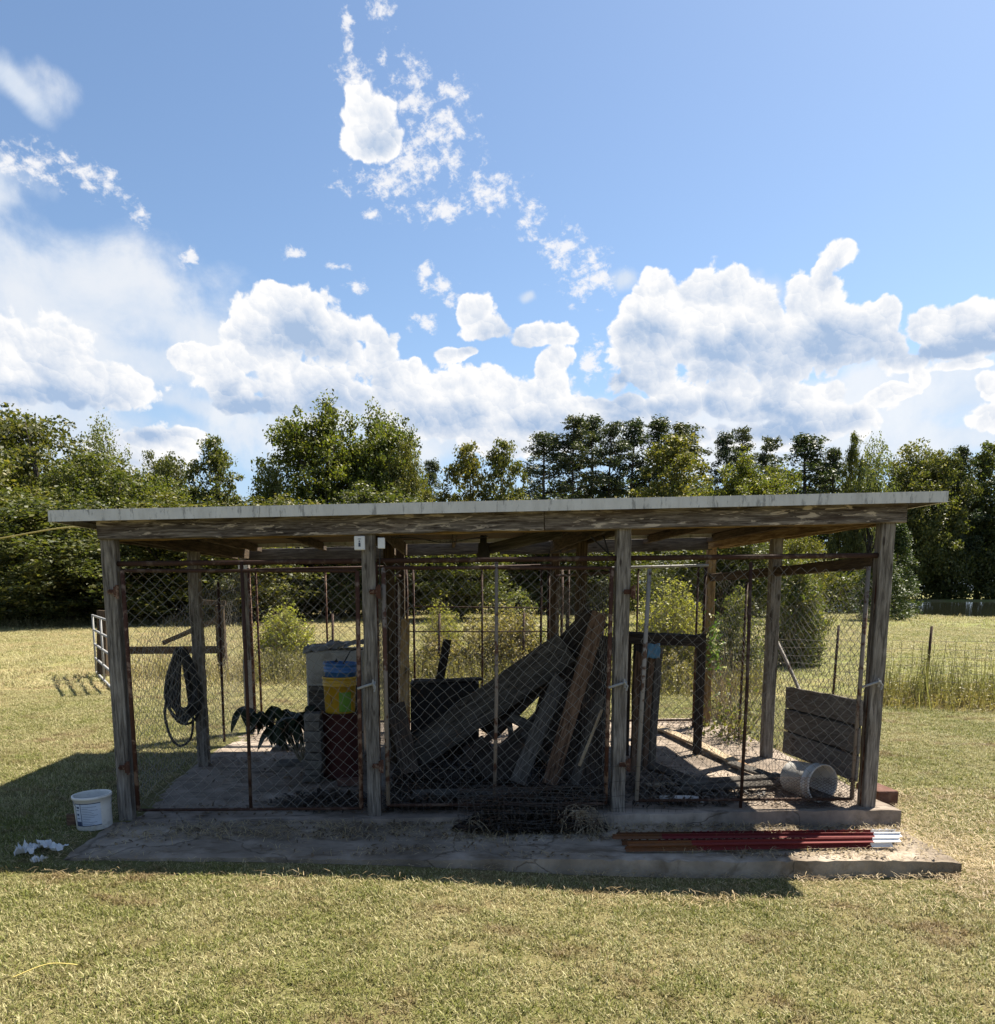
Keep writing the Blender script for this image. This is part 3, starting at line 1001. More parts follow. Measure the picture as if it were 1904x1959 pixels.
bays = [(-2.40, -0.615), (-0.515, 1.255), (1.355, 3.21)]
gate_specs = [
    # jamb left pipe mat, gate left mat, centre mat, gate right mat
    ('rust', 'rust', 'rust_dark', 'rust'),
    ('rust', 'pipe_worn', 'pipe_worn', 'rust'),
    ('rust', 'pipe_pale', 'rust_dark', 'pipe_worn'),
]
gate_labels = ['rusty chain link gate of the left bay', 'rusty chain link gate of the middle bay', 'chain link gate of the right bay with a pale hinge pipe']
centre_px = [(462, 480), (950, 946), (1437, 1417)]
for gi, ((xa, xb), mats) in enumerate(zip(bays, gate_specs)):
    g = bpy.data.objects.new('gate', None)
    COL.objects.link(g)
    g['label'] = gate_labels[gi]
    g.location = (xa, -0.02, 0.15)
    g.parent = kn
    g.matrix_parent_inverse = world_of(kn).inverted()
    zb = 0.165 + 0.012 * (xa + 2.4)
    zt = 2.00 + xa * 0.012
    yg = -0.035
    # fixed jamb pipes on the kennel
    pipe('jamb_pipe', [(xa - 0.012, -0.005, zb - 0.05), (xa - 0.012, -0.005, zt + 0.02)], 0.015, mats[0], kn)
    pipe('jamb_pipe', [(xb + 0.012, -0.005, zb - 0.05), (xb + 0.012, -0.005, zt + 0.02)], 0.015, 'rust', kn)
    lean = 0.015
    A, B_, C_, D_ = (xa + 0.055, yg, zb), (xa + 0.045, yg, zt - 0.02), (xb - 0.045, yg, zt - 0.02), (xb - 0.05, yg, zb)
    if gi == 2:
        A, B_ = (xa + 0.09, yg, zb), (xa + 0.135, yg, zt - 0.05)
        C_, D_ = (xb - 0.08, yg, zt - 0.03), (xb - 0.085, yg, zb)
    pipe('gate_stile', [A, B_], 0.0165, mats[1], g)
    pipe('gate_stile', [D_, C_], 0.0165, mats[3], g)
    if gi != 2:
        pipe('gate_rail', [B_, C_], 0.013, 'rust_dark', g)
    pipe('gate_rail', [A, D_], 0.012, 'rust_dark', g)
    t0, t1 = centre_px[gi]
    pipe('brace_pipe', [pw(t0, 1075, yg), pw((t0 + t1) / 2 + 2, 1330, yg), pw(t1, 1545, yg)], 0.0135, mats[2], g)
    def cutf(x, z, gi=gi):
        if gi == 0:
            return True
        return True
    me_ = chain_mesh('chain_link_mesh', xb - xa - 0.12, (zt - zb) - 0.02, 0.088, 0.0015, 'wire', 0.02, gi)
    link('chain_link_mesh', me_, g, Matrix.Translation((xa + 0.06, yg - 0.005, zb)), kind='stuff')
    hx_ = xa - 0.03
    for hz_ in (1.80, 0.50):
        hinge((hx_, -0.045, hz_), g)
    latch((xb + 0.06 if gi < 2 else xb + 0.03, -0.055, 1.125 - 0.0 * gi), g)

# back panels: frame and mesh in every bay
bb = [(-2.36, -0.62), (-0.50, 1.24), (1.36, 3.13)]
for gi, (xa, xb) in enumerate(bb):
    g = bpy.data.objects.new('back_panel', None)
    COL.objects.link(g)
    g.location = (xa, 3.66, 0.15)
    g.parent = kn
    g.matrix_parent_inverse = world_of(kn).inverted()
    zb = 0.20
    za, zc = (2.05, 2.09) if gi == 0 else (2.06, 2.11)
    yg = 3.60
    pipe('top_rail', [(xa, yg, za), (xb, yg, zc)], 0.015, 'rust_dark' if gi < 2 else 'galv', g)
    pipe('bottom_rail', [(xa, yg, zb + 0.02), (xb, yg, zb + 0.03)], 0.014, 'rust_dark', g)
    for (xx, rr) in ((xa + 0.02, 0.018), (xa + 0.10, 0.014), (xb - 0.02, 0.018), (xb - 0.11, 0.014), ((xa + xb) / 2 + 0.05, 0.012)):
        pipe('stile', [(xx, yg, zb - 0.06), (xx - 0.01, yg, (za + zc) / 2 - (0 if rr > 0.013 else 0.02))], rr, 'rust_dark' if gi != 0 else 'rust', g)
    if gi == 1:
        pipe('mid_rail', [(xa, yg, 1.62), (xb, yg, 1.60)], 0.008, 'rust_dark', g)
        pipe('mid_rail', [(xa, yg, 1.32), (xb, yg, 1.32)], 0.007, 'rust_dark', g)
    link('chain_link_mesh', chain_mesh('chain_link_mesh', xb - xa, 1.84, 0.088, 0.0018, 'wire', 0.02, 5 + gi), g, Matrix.Translation((xa, yg, zb)), kind='stuff')

# side and divider runs of mesh with their rails
for li, xs in enumerate(LX):
    g = bpy.data.objects.new('side_panel', None)
    COL.objects.link(g)
    g.location = (xs[0], 0.05, 0.15)
    g.parent = kn
    g.matrix_parent_inverse = world_of(kn).inverted()
    sx_ = -0.06 if li == 0 else (0.06 if li == 3 else 0.0)
    p0 = Vector((xs[0] + sx_, 0.06, 0.17))
    p1 = Vector((xs[2] + sx_, 3.64, 0.18))
    d = (p1 - p0)
    mtx = Matrix((d.normalized(), Vector((-d.y, d.x, 0)).normalized(), Vector((0, 0, 1)))).transposed().to_4x4()
    mtx.translation = p0
    hgt = 1.30 if li == 0 else (1.78 if li == 3 else 1.7)
    top = None
    cut = None
    if li == 3:
        cut = lambda x, z: z < 1.62 + 0.10 * math.sin(x * 2.1 + 1) + (0.22 if x > 2.9 else 0)
    if li == 0:
        hgt = 1.85
        cut = lambda x, z: z < 1.15 + 0.22 * x
    link('chain_link_mesh', chain_mesh('chain_link_mesh', d.length, hgt, 0.088, 0.0019, 'wire', 0.03, 11 + li, cut), g, mtx, kind='stuff')
    if li in (1, 2):
        pipe('top_rail', [(p0.x, p0.y, 1.95), (p1.x, p1.y, 1.98)], 0.014, 'rust_dark', g)
    pipe('line_post', [(xs[1] + sx_, 2.75, 0.15), (xs[1] + sx_ + 0.01, 2.75, 1.9)], 0.015, 'rust_dark', g)

# white plate boxes and cords near post two
for (px, py, pxb, pyb, lab, two) in ((666 + 11, 1025, 698, 1052, 'white electrical box with dark print', True), (722, 1028, 736, 1049, 'small grey white electrical plate', False)):
    a, c_ = pw(px, py, -0.10), pw(pxb, pyb, -0.10)
    cx, cz = (a.x + c_.x) / 2, (a.z + c_.z) / 2
    w_, h_ = abs(c_.x - a.x), abs(c_.z - a.z)
    bx = MB()
    bx.box((0, 0, 0), (w_, 0.03, h_))
    o = link('electrical_box', bx.mesh('electrical_box', M['sign_white']), kn, Matrix.Translation((cx, -0.075 if two else -0.06, cz)))
    o['label'] = lab
    mdb = o.modifiers.new('b', 'BEVEL')
    mdb.width = 0.004
    if two:
        pr = MB()
        pr.box((0, -0.017, h_ * 0.28), (0.022, 0.002, 0.004))
        pr.box((0, -0.017, -0.012), (0.014, 0.003, 0.028))
        pr.box((0.0, -0.017, 0.012), (0.010, 0.003, 0.010))
        link('socket_print', pr.mesh('socket_print', M['ink']), o, Matrix.Translation((cx, -0.075, cz)))


def smooth_pts(pts):
    P = [Vector(p) for p in pts]
    out = []
    n_ = len(P)
    for i in range(n_ - 1):
        p0_, p1_, p2_, p3_ = P[max(i - 1, 0)], P[i], P[i + 1], P[min(i + 2, n_ - 1)]
        for k_ in range(6):
            t = k_ / 6
            out.append(0.5 * ((2 * p1_) + (p2_ - p0_) * t + (2 * p0_ - 5 * p1_ + 4 * p2_ - p3_) * t * t + (-p0_ + 3 * p1_ - 3 * p2_ + p3_) * t ** 3))
    out.append(P[-1])
    return out


def cable(name, pts, r, mat, parent=None):
    """smooth curve through points as a tube"""
    out = smooth_pts(pts)
    b_ = MB()
    b_.tube([tuple(p) for p in out], r, 6)
    return link(name, b_.mesh(name, M[mat], True), parent)


cable('cable', [pw(728, 1049, -0.05), pw(726, 1090, -0.05), pw(727, 1125, -0.03)], 0.004, 'black_rubber', kn)
cable('cable', [pw(748, 1028, 0.1), pw(800, 1030, 0.15), pw(850, 1038, 0.2), pw(905, 1030, 0.2), pw(935, 1026, 0.3)], 0.004, 'black_rubber', kn)
cable('cable', [pw(1130, 1026, 0.2), pw(1160, 1055, 0.2), pw(1172, 1062, 0.1)], 0.006, 'black_rubber', kn)
cable('cable', [pw(1155, 1026, 0.2), pw(1165, 1060, 0.15)], 0.006, 'black_rubber', kn)
# pale metal sleeve round the foot of the back left post, flashing at its top
for (za_, zb_, nm_) in ((0.12, 0.98, 'metal_sleeve'), (2.02, 2.15, 'flashing')):
    b = MB()
    b.box((0, 0, (za_ + zb_) / 2), (0.108, 0.108, zb_ - za_))
    link(nm_, b.mesh(nm_, M['cabinet'] if nm_ == 'metal_sleeve' else M['sign_white']), kn, Matrix.Translation((-2.41 + (0.0 if za_ < 1 else -.01), 3.66, 0)))
# lamp holder hanging from the roof, middle bay
lx = pw(925, 1060, 1.1)
b = MB()
b.lathe([(0.0, 0.16), (0.028, 0.16), (0.030, 0.10), (0.045, 0.09), (0.048, 0.02), (0.06, 0.0), (0.055, -0.05), (0.0, -0.055)], 14, (lx.x, lx.y, lx.z))
link('lamp_holder', b.mesh('lamp_holder', M['char'], True), kn)
# ------------------------------------------------------------------ trees
def unit(v):
    return v / (np.linalg.norm(v, axis=-1, keepdims=True) + 1e-9)


def leaf_quads(P, size, rg, up_bias=0.5, aspect=0.62, jitter=0.35):
    n = len(P)
    nr = unit(rg.normal(0, 1, (n, 3)) + np.array([0, 0, up_bias]))
    a = unit(np.cross(nr, rg.normal(0, 1, (n, 3))))
    b_ = np.cross(nr, a)
    s = size * (1 + jitter * rg.normal(0, 1, (n, 1))).clip(0.4, 2)
    s = s / 2
    fold = nr * s * 0.25
    return np.stack([P - a * s, P - b_ * s * aspect + fold, P + a * s, P + b_ * s * aspect + fold], 1)


def clump_points(rg, ells, n_cl, gap=0.0, shell=0.55):
    """centres of leaf clumps through a set of ellipsoids"""
    vol = np.array([e[3] * e[4] * e[5] for e in ells]) ** 0.8
    out = []
    while len(out) < n_cl:
        e = ells[rg.choice(len(ells), p=vol / vol.sum())]
        d = unit(rg.normal(0, 1, 3))
        r = rg.uniform(0, 1) ** shell
        p = np.array(e[:3]) + d * r * np.array(e[3:6])
        if gap and mnoise.noise(Vector(p * 7.0) + Vector((e[0] * 9, 3, 1))) < gap - 0.5:
            continue
        if p[2] < 0.02:
            continue
        out.append(p)
    return np.array(out)


def crown_mesh(name, rg, ells, n_cl, per, cl_r, leaf, mat, gap=0.2, flat=0.7, up=0.5, aspect=0.62, shell=0.55):
    C_ = clump_points(rg, ells, n_cl, gap, shell)
    rad = cl_r * rg.uniform(0.6, 1.35, (n_cl, 1))
    d = unit(rg.normal(0, 1, (n_cl, per, 3))) * rg.uniform(0.15, 1.0, (n_cl, per, 1)) ** 0.6
    d[..., 2] *= flat
    P = (C_[:, None, :] + d * rad[:, None, :]).reshape(-1, 3)
    return quads_mesh(name, leaf_quads(P, leaf, rg, up, aspect), mat), C_


def limbs_mesh(rg, top, C_, r0, n_limb, lean=0.02, trunk_top=0.8, start=0.15, mat='bark'):
    b_ = MB()
    tr = []
    for i in range(9):
        t = i / 8
        tr.append(np.array([lean * math.sin(t * 3), lean * math.cos(t * 2.3) - lean, t * trunk_top]))
    b_.tube(tr, [r0 * (1.35 if i == 0 else 1 - 0.85 * i / 8) for i in range(9)], 8)
    if len(C_):
        pick = C_[rg.choice(len(C_), min(n_limb, len(C_)), replace=False)]
        for c__ in pick:
            h = np.clip(c__[2] * rg.uniform(0.35, 0.75), start, trunk_top * 0.92)
            j = h / trunk_top * 8
            i0 = int(j)
            base = tr[i0] * (1 - (j - i0)) + tr[min(i0 + 1, 8)] * (j - i0)
            mid = (base + c__) / 2 + np.array([0, 0, -0.02]) + rg.normal(0, 0.012, 3)
            rr = r0 * (1 - h / trunk_top) * 0.5 + r0 * 0.12
            b_.tube([base, mid, c__], [rr, rr * 0.6, rr * 0.2], 5)
    return b_.mesh('trunk', M[mat], True)


PROTO = {}


def normal_height(*ms):
    co = np.empty(len(ms[0].vertices) * 3)
    ms[0].vertices.foreach_get('co', co)
    f = 1.0 / np.percentile(co[2::3], 99.9)
    for me_ in ms:
        co = np.empty(len(me_.vertices) * 3)
        me_.vertices.foreach_get('co', co)
        co[2::3] *= f
        me_.vertices.foreach_set('co', co)



def make_proto(key, seed, ells, n_cl, per, cl_r, leaf, mat, r0, n_limb, trunk_top=0.8, start=0.15, **kw):
    rg = np.random.default_rng(seed)
    cm, C_ = crown_mesh('crown', rg, ells, n_cl, per, cl_r, leaf, M[mat], **kw)
    tm = limbs_mesh(rg, 1.0, C_, r0, n_limb, trunk_top=trunk_top, start=start)
    normal_height(cm, tm)
    PROTO[key] = (cm, tm)


# unit-height trees; (cx, cy, cz, rx, ry, rz)
make_proto('oak', 1, [(0, 0, .58, .34, .34, .30), (-.2, .05, .42, .26, .25, .24), (.22, -.05, .40, .26, .25, .25), (.03, .05, .80, .20, .2, .18), (0, 0, .22, .36, .36, .17)], 640, 72, .060, .0155, 'leaf_oak', .022, 40, gap=.22)
make_proto('oak_dark', 2, [(-.05, 0, .60, .32, .32, .30), (.2, .05, .46, .24, .25, .26), (-.22, -.05, .36, .26, .25, .24), (-.08, .05, .84, .15, .15, .14), (0, 0, .2, .36, .36, .16)], 640, 72, .058, .0155, 'leaf_dark', .022, 40, gap=.25)
make_proto('gum', 3, [(0, 0, .60, .31, .30, .30), (-.10, 0, .80, .17, .2, .17), (.12, .02, .76, .17, .18, .17), (.02, 0, .88, .10, .12, .12), (-.24, 0, .58, .14, .2, .20), (.22, 0, .50, .18, .2, .28), (0, 0, .30, .34, .32, .24)], 760, 60, .044, .0145, 'leaf_yellow', .018, 60, gap=.24, flat=0.9)
make_proto('poplar', 4, [(0, 0, .50, .22, .22, .38), (.02, 0, .82, .11, .12, .15), (-.12, 0, .40, .18, .2, .28), (.13, 0, .36, .18, .2, .26)], 460, 64, .048, .0155, 'leaf_oak', .016, 40, gap=.30)
make_proto('willow', 5, [(0, 0, .62, .20, .20, .34), (-.14, 0, .5, .14, .15, .25), (.14, 0, .48, .15, .15, .26)], 330, 40, .050, .013, 'leaf_pale', .012, 70, gap=.38, flat=1.3)
# sparse: see-through spreading crown with an open branchwork
make_proto('sparse', 6, [(-.10, 0, .62, .20, .2, .30), (.14, 0, .68, .16, .2, .26), (0, 0, .86, .12, .12, .12)], 160, 36, .046, .014, 'leaf_pale', .010, 80, gap=.4, flat=1.2)


def make_pine(key, seed, bottom, spread, n_wh, mat='leaf_pine'):
    rg = np.random.default_rng(seed)
    cl = []
    br = []
    for i in range(n_wh):
        t = (i + rg.uniform(-.3, .3)) / n_wh
        z = bottom + (0.985 - bottom) * max(t, 0)
        tt = (z - bottom) / (1 - bottom)
        rmax = spread * (0.45 + 0.8 * math.sin(math.pi * min(tt * 1.05 + .15, 1))) * (1.0 if tt < 0.8 else 0.75)
        for k_ in range(rg.integers(3, 6)):
            an = rg.uniform(0, 2 * math.pi)
            L = rmax * rg.uniform(0.35, 1.0)
            tip = np.array([math.cos(an) * L, math.sin(an) * L, z + L * rg.uniform(0.0, 0.35)])
            br.append((np.array([0, 0, z - 0.02]), tip))
            for q_ in range(3):
                f = (1.0, 0.72, 0.45)[q_]
                cl.append(np.array([0, 0, z]) * (1 - f) + tip * f + rg.normal(0, .008, 3))
    cl = np.array(cl)
    per = 46
    rad = rg.uniform(0.020, 0.042, (len(cl), 1, 1))
    d = unit(rg.normal(0, 1, (len(cl), per, 3))) * rg.uniform(0.2, 1, (len(cl), per, 1)) ** .6
    d[..., 2] *= 0.62
    P = (cl[:, None] + d * rad).reshape(-1, 3)
    cm = quads_mesh('crown', leaf_quads(P, 0.0125, rg, 0.6, 0.45), M[mat])
    b_ = MB()
    ln = rg.normal(0, 0.012, 2)
    b_.tube([(ln[0] * math.sin(q_ / 3), ln[1] * math.sin(q_ / 2), q_ / 8 * 0.97) for q_ in range(9)], [0.0125 * (1 - 0.8 * q_ / 8) for q_ in range(9)], 7)
    for (a, t_) in br[::2]:
        b_.tube([a, (a + t_) / 2 + np.array([0, 0, -.006]), t_], [.0032, .002, .001], 4, False)
    # dead stubs below the crown
    for q_ in range(10):
        z = rg.uniform(bottom * 0.45, bottom)
        an = rg.uniform(0, 6.28)
        L = rg.uniform(.02, .06)
        b_.tube([(0, 0, z), (math.cos(an) * L, math.sin(an) * L, z + .01)], [.0022, .0008], 4, False)
    PROTO[key] = (cm, b_.mesh('trunk', M['bark'], True))


make_pine('pine_a', 11, 0.45, 0.16, 15)
make_pine('pine_b', 12, 0.30, 0.19, 19)
make_pine('pine_c', 13, 0.58, 0.13, 11)
make_pine('pine_d', 14, 0.12, 0.21, 24)


def make_cedar(key, seed):
    rg = np.random.default_rng(seed)
    n_ = 380
    z = rg.uniform(0, 1, n_) ** 0.85
    r = 0.24 * (1 - z) ** 0.75 * rg.uniform(0.35, 1.05, n_) + .01
    an = rg.uniform(0, 6.283, n_)
    cl = np.stack([np.cos(an) * r, np.sin(an) * r, 0.03 + z * 0.95], 1)
    per = 34
    d = unit(rg.normal(0, 1, (n_, per, 3))) * rg.uniform(0.1, 1, (n_, per, 1)) ** .6 * 0.04
    P = (cl[:, None] + d).reshape(-1, 3)
    cm = quads_mesh('crown', leaf_quads(P, 0.020, rg, 0.4, 0.45), M['leaf_cedar'])
    b_ = MB()
    b_.tube([(0, 0, 0), (0, 0, 0.9)], [.018, .004], 7)
    PROTO[key] = (cm, b_.mesh('trunk', M['bark'], True))


make_cedar('cedar', 21)


def tree(name, label, key, px, top, depth, wpx=None, rot=0.0, group=None, cat='tree', nominal=0.66, base_px=None, z0=None):
    """depth: metres from the camera along the view; the tree stands on the ground there"""
    Y = CAM[1] + depth
    p = at_y(px, top, Y)
    gz = float(ground_z(p.x, Y)) if z0 is None else z0
    h = p.z - gz
    w = (wpx * depth / FPX) / nominal if wpx else h
    cm, tm = PROTO[key]
    t_ = thing(name, label, cat, (p.x, Y, gz - 0.02), group, (0, 0, rot), (w, w, h))
    for nm, me_ in (('crown', cm), ('trunk', tm)):
        o = bpy.data.objects.new(nm, me_)
        COL.objects.link(o)
        o.parent = t_
    return t_


TREES = [
    # left mass
    ('oak_tree', 'tall dark broadleaf tree at the far left edge of the photo', 'oak_dark', 55, 785, 50, 300, .3),
    ('oak_tree', 'round green broadleaf tree just left of the roof end, behind the farm gate', 'oak', 178, 868, 47, 260, 1.2),
    ('willow_tree', 'wispy pale tree rising above the left wood, second crown from the left', 'willow', 200, 798, 56, 120, .5),
    ('oak_tree', 'yellowish bushy tree over the left end of the roof', 'gum', 285, 905, 50, 200, 2.0),
    ('oak_tree', 'dark low broadleaf tree with a rounded top left of the notch of sky', 'oak_dark', 330, 868, 60, 130, .9),
    ('poplar_tree', 'upright green tree with a narrow top between wood and the notch of sky', 'poplar', 408, 838, 58, 130, .2),
    ('oak_tree', 'broad dark tree reaching down to the grass behind the left bay', 'oak_dark', 350, 960, 44, 330, 2.5),
    ('oak_tree', 'dark tree on the far left edge, low and spreading over the grass', 'oak', -60, 850, 44, 330, 2.9),
    ('oak_tree', 'dark bushy tree standing lower in front of the left wood', 'oak_dark', 120, 950, 42, 330, 1.7),
    # middle group
    ('sweetgum_tree', 'large yellow green tree with the tallest rounded crown, behind the left half of the roof', 'gum', 612, 765, 58, 215, .15),
    ('sweetgum_tree', 'yellow green tree standing right against the tallest rounded crown', 'gum', 725, 780, 60, 190, 1.9),
    ('sweetgum_tree', 'lower yellow green tree sloping down right of the tallest rounded crown', 'oak', 775, 845, 57, 110, 1.1),
    ('sparse_tree', 'small open tree leaning left out of the big yellow green tree', 'sparse', 515, 868, 56, 80, 2.0),
    ('oak_tree', 'low dark broadleaf tree behind the left bay, right of the notch of sky', 'oak_dark', 560, 950, 52, 260, .5),
    ('oak_tree', 'dark broadleaf tree behind the second post of the kennel', 'oak_dark', 720, 935, 50, 240, 2.2),
    ('poplar_tree', 'slim tree with open top left of a twin, over the middle of the roof', 'poplar', 893, 850, 62, 120, .7),
    ('poplar_tree', 'slim rounded tree with open top right of its twin, over the middle of the roof', 'poplar', 962, 842, 62, 115, 2.7),
    ('pine_tree', 'small dark pine peeking out between yellow green tree and twin slim trees', 'pine_b', 822, 872, 70, 70, .7),
    ('oak_tree', 'low dark tree behind the middle bay below the twin slim trees', 'oak', 880, 985, 48, 230, 1.4),
    ('oak_tree', 'dark green tree behind the third post of the kennel', 'oak_dark', 1060, 990, 62, 260, 2.4),
    # pines
    ('pine_tree', 'leftmost tall pine of the pine row, with a lopsided open crown', 'pine_a', 1045, 820, 86, 95, .3),
    ('pine_tree', 'tallest pine of the row, flat topped, left of a slender one', 'pine_b', 1098, 785, 86, 105, 1.3),
    ('pine_tree', 'pine with a full crown touching the tallest pine on its right', 'pine_a', 1132, 790, 90, 95, 2.3),
    ('pine_tree', 'slender thin crowned pine standing free between two dense pine clusters', 'pine_c', 1170, 798, 86, 62, 3.3),
    ('pine_tree', 'pine on the left shoulder of the broad pine cluster', 'pine_a', 1213, 795, 88, 90, 4.3),
    ('pine_tree', 'pine at the top of the broad pine cluster above the third post', 'pine_b', 1262, 792, 90, 120, 5.3),
    ('pine_tree', 'pine on the right shoulder of the broad pine cluster', 'pine_a', 1310, 803, 90, 95, .9),
    ('broadleaf_tree', 'olive green column shaped tree in front of the broad pine cluster', 'poplar', 1290, 832, 74, 170, 1.9),
    ('broadleaf_tree', 'yellowish rounded tree just above the roof right of the broad pine cluster', 'gum', 1440, 868, 56, 190, 2.9),
    ('pine_tree', 'dark pine right after the sky gap in the pine row', 'pine_b', 1393, 818, 90, 75, 3.9),
    ('pine_tree', 'pointed pine, tallest after the sky gap', 'pine_d', 1423, 806, 92, 70, 4.9),
    ('pine_tree', 'spire shaped pine behind the yellowish rounded tree', 'pine_d', 1470, 825, 94, 80, 5.9),
    ('pine_tree', 'broad flat topped pine over the right part of the roof', 'pine_a', 1545, 825, 88, 120, 1.1),
    ('pine_tree', 'lower pine filling the side of the broad flat topped pine', 'pine_b', 1598, 848, 88, 90, 2.1),
    ('poplar_tree', 'narrow upright tree left of the half bare one', 'poplar', 1636, 830, 84, 55, 3.1),
    ('bare_tree', 'half bare tree with arching thin branches against the sky at right', 'sparse', 1680, 825, 84, 90, 4.1),
    ('broadleaf_tree', 'wide olive green tree above the right end of the roof', 'oak', 1745, 850, 160, 170, 5.1),
    ('broadleaf_tree', 'olive green tree between the roof end and the right edge', 'oak_dark', 1815, 862, 160, 120, .6),
    ('pine_tree', 'dark round topped pine near the right edge of the photo', 'pine_b', 1842, 845, 159, 75, 1.6),
    ('broadleaf_tree', 'green tree at the very right edge over the pond', 'poplar', 1895, 848, 163, 120, 2.6),
    ('cedar_tree', 'cone shaped cedar beside the right post at the pond edge', 'cedar', 1722, 1000, 52, 95, 2.0),
    ('cedar_tree', 'low spreading cedar at the foot of the right post, left of the pond', 'cedar', 1690, 1045, 47, 110, 1.0),
    ('broadleaf_tree', 'large shrubby tree behind the mesh of the right bay', 'oak', 1535, 1010, 24, 125, 1.0),
    ('broadleaf_tree', 'green tree behind the right bay, left of the large shrubby tree', 'oak_dark', 1380, 1010, 42, 220, 3.0),
    ('broadleaf_tree', 'light green tree overhanging the pond right of the roof end', 'poplar', 1830, 905, 168, 150, 3.6),
]
for t_ in TREES:
    nom = {'oak': .72, 'oak_dark': .70, 'gum': .68, 'poplar': .52, 'willow': .50, 'sparse': .48, 'pine_a': .30, 'pine_b': .36, 'pine_c': .25, 'pine_d': .36, 'cedar': .46}[t_[2]]
    tree(*t_[:6], wpx=t_[6] * (1.42 if 'pine' in t_[2] else 1.1), rot=t_[7], nominal=nom, group='trees around the field')

# far wood behind the single trees: one mass nobody could count
rg = np.random.default_rng(99)


def wood_mass(name, spec, n_cl, per, cl_r, leaf, mat, depth_jit=8.0):
    """spec: list of (px, top_px, depth) outline points"""
    pxs = np.array([s[0] for s in spec], float)
    tops = np.array([s[1] for s in spec], float)
    deps = np.array([s[2] for s in spec], float)
    u = rg.uniform(pxs[0], pxs[-1], n_cl)
    dep = np.interp(u, pxs, deps) + rg.uniform(0, depth_jit, n_cl)
    tp = np.interp(u, pxs, tops) + 14 * np.sin(u * 0.07) + 10 * np.sin(u * 0.19 + 1)
    t = rg.uniform(0, 1, n_cl) ** 0.9
    C_ = []
    for a, dd, tt, t1 in zip(u, dep, tp, t):
        p = at_y(a, tt, CAM[1] + dd)
        gz = -0.2
        C_.append((p.x, CAM[1] + dd, gz + (p.z - gz) * t1))
    C_ = np.array(C_)
    d = unit(rg.normal(0, 1, (n_cl, per, 3))) * rg.uniform(0.1, 1, (n_cl, per, 1)) ** .5 * cl_r
    P = (C_[:, None] + d).reshape(-1, 3)
    o = link(name, quads_mesh(name, leaf_quads(P, leaf, rg, .5), M[mat]), kind='stuff')
    return o


wood_mass('far_wood', [(-500, 880, 70), (0, 900, 66), (300, 950, 66), (470, 990, 66), (900, 985, 78), (1150, 930, 100), (1400, 930, 104), (1650, 900, 106), (1700, 890, 158), (2500, 880, 160)], 7500, 22, 1.5, 0.55, 'leaf_dark')
wood_mass('undergrowth', [(-400, 1085, 46), (300, 1090, 46), (520, 1095, 50), (900, 1095, 58), (1250, 1090, 62), (1500, 1090, 60), (1700, 1085, 58)], 2600, 30, 0.55, 0.22, 'leaf_dark', 4.0)
wood_mass('bank_undergrowth', [(1660, 1060, 156), (2300, 1050, 156)], 1800, 30, 1.3, 0.5, 'leaf_dark', 5.0)

# ------------------------------------------------------------------ things in and round the kennel
def bucket_mesh(r_top, r_bot, h, wall=0.004, n=36, rim=True, bands=2):
    p = [(0.0, 0.0), (r_bot * 0.97, 0.0), (r_bot, 0.006)]
    def rr(z):
        return r_bot + (r_top - r_bot) * z / h
    z = 0.006
    if rim:
        zs = h - 0.085
        p += [(rr(zs), zs)]
        for i in range(bands):
            zz = h - 0.085 + i * 0.028
            p += [(rr(zz) + 0.009, zz + 0.001), (rr(zz) + 0.009, zz + 0.006), (rr(zz) + 0.001, zz + 0.008)]
        p += [(rr(h) + 0.001, h - 0.022), (rr(h) + 0.008, h - 0.02), (rr(h) + 0.008, h)]
    else:
        p += [(rr(h), h)]
    p += [(rr(h) - wall, h), (rr(h) - wall, h - 0.01), (r_bot - wall, 0.01), (0.0, 0.01)]
    b_ = MB()
    b_.lathe(p, n)
    return b_


def handle_wire(r, z, drop, mat, parent, nm='handle', mw=None):
    b_ = MB()
    b_.tube([(r * math.cos(a), -abs(math.sin(a)) * r * 0.7 - 0.012, z - math.sin(a) * drop) for a in np.linspace(0, math.pi, 13)], 0.0022, 6)
    return link(nm, b_.mesh(nm, M[mat], True), parent, mw)


def curved_label(r0, r1, z0, z1, a0, a1, off=0.0012, n=14):
    """patch hugging a tapered pail; r0 at z0, r1 at z1"""
    V_, F_ = [], []
    for i in range(n + 1):
        a = a0 + (a1 - a0) * i / n
        V_ += [((r0 + off) * math.cos(a), (r0 + off) * math.sin(a), z0), ((r1 + off) * math.cos(a), (r1 + off) * math.sin(a), z1)]
    for i in range(n):
        F_.append((i * 2, i * 2 + 2, i * 2 + 3, i * 2 + 1))
    b_ = MB()
    b_.add(V_, F_)
    return b_


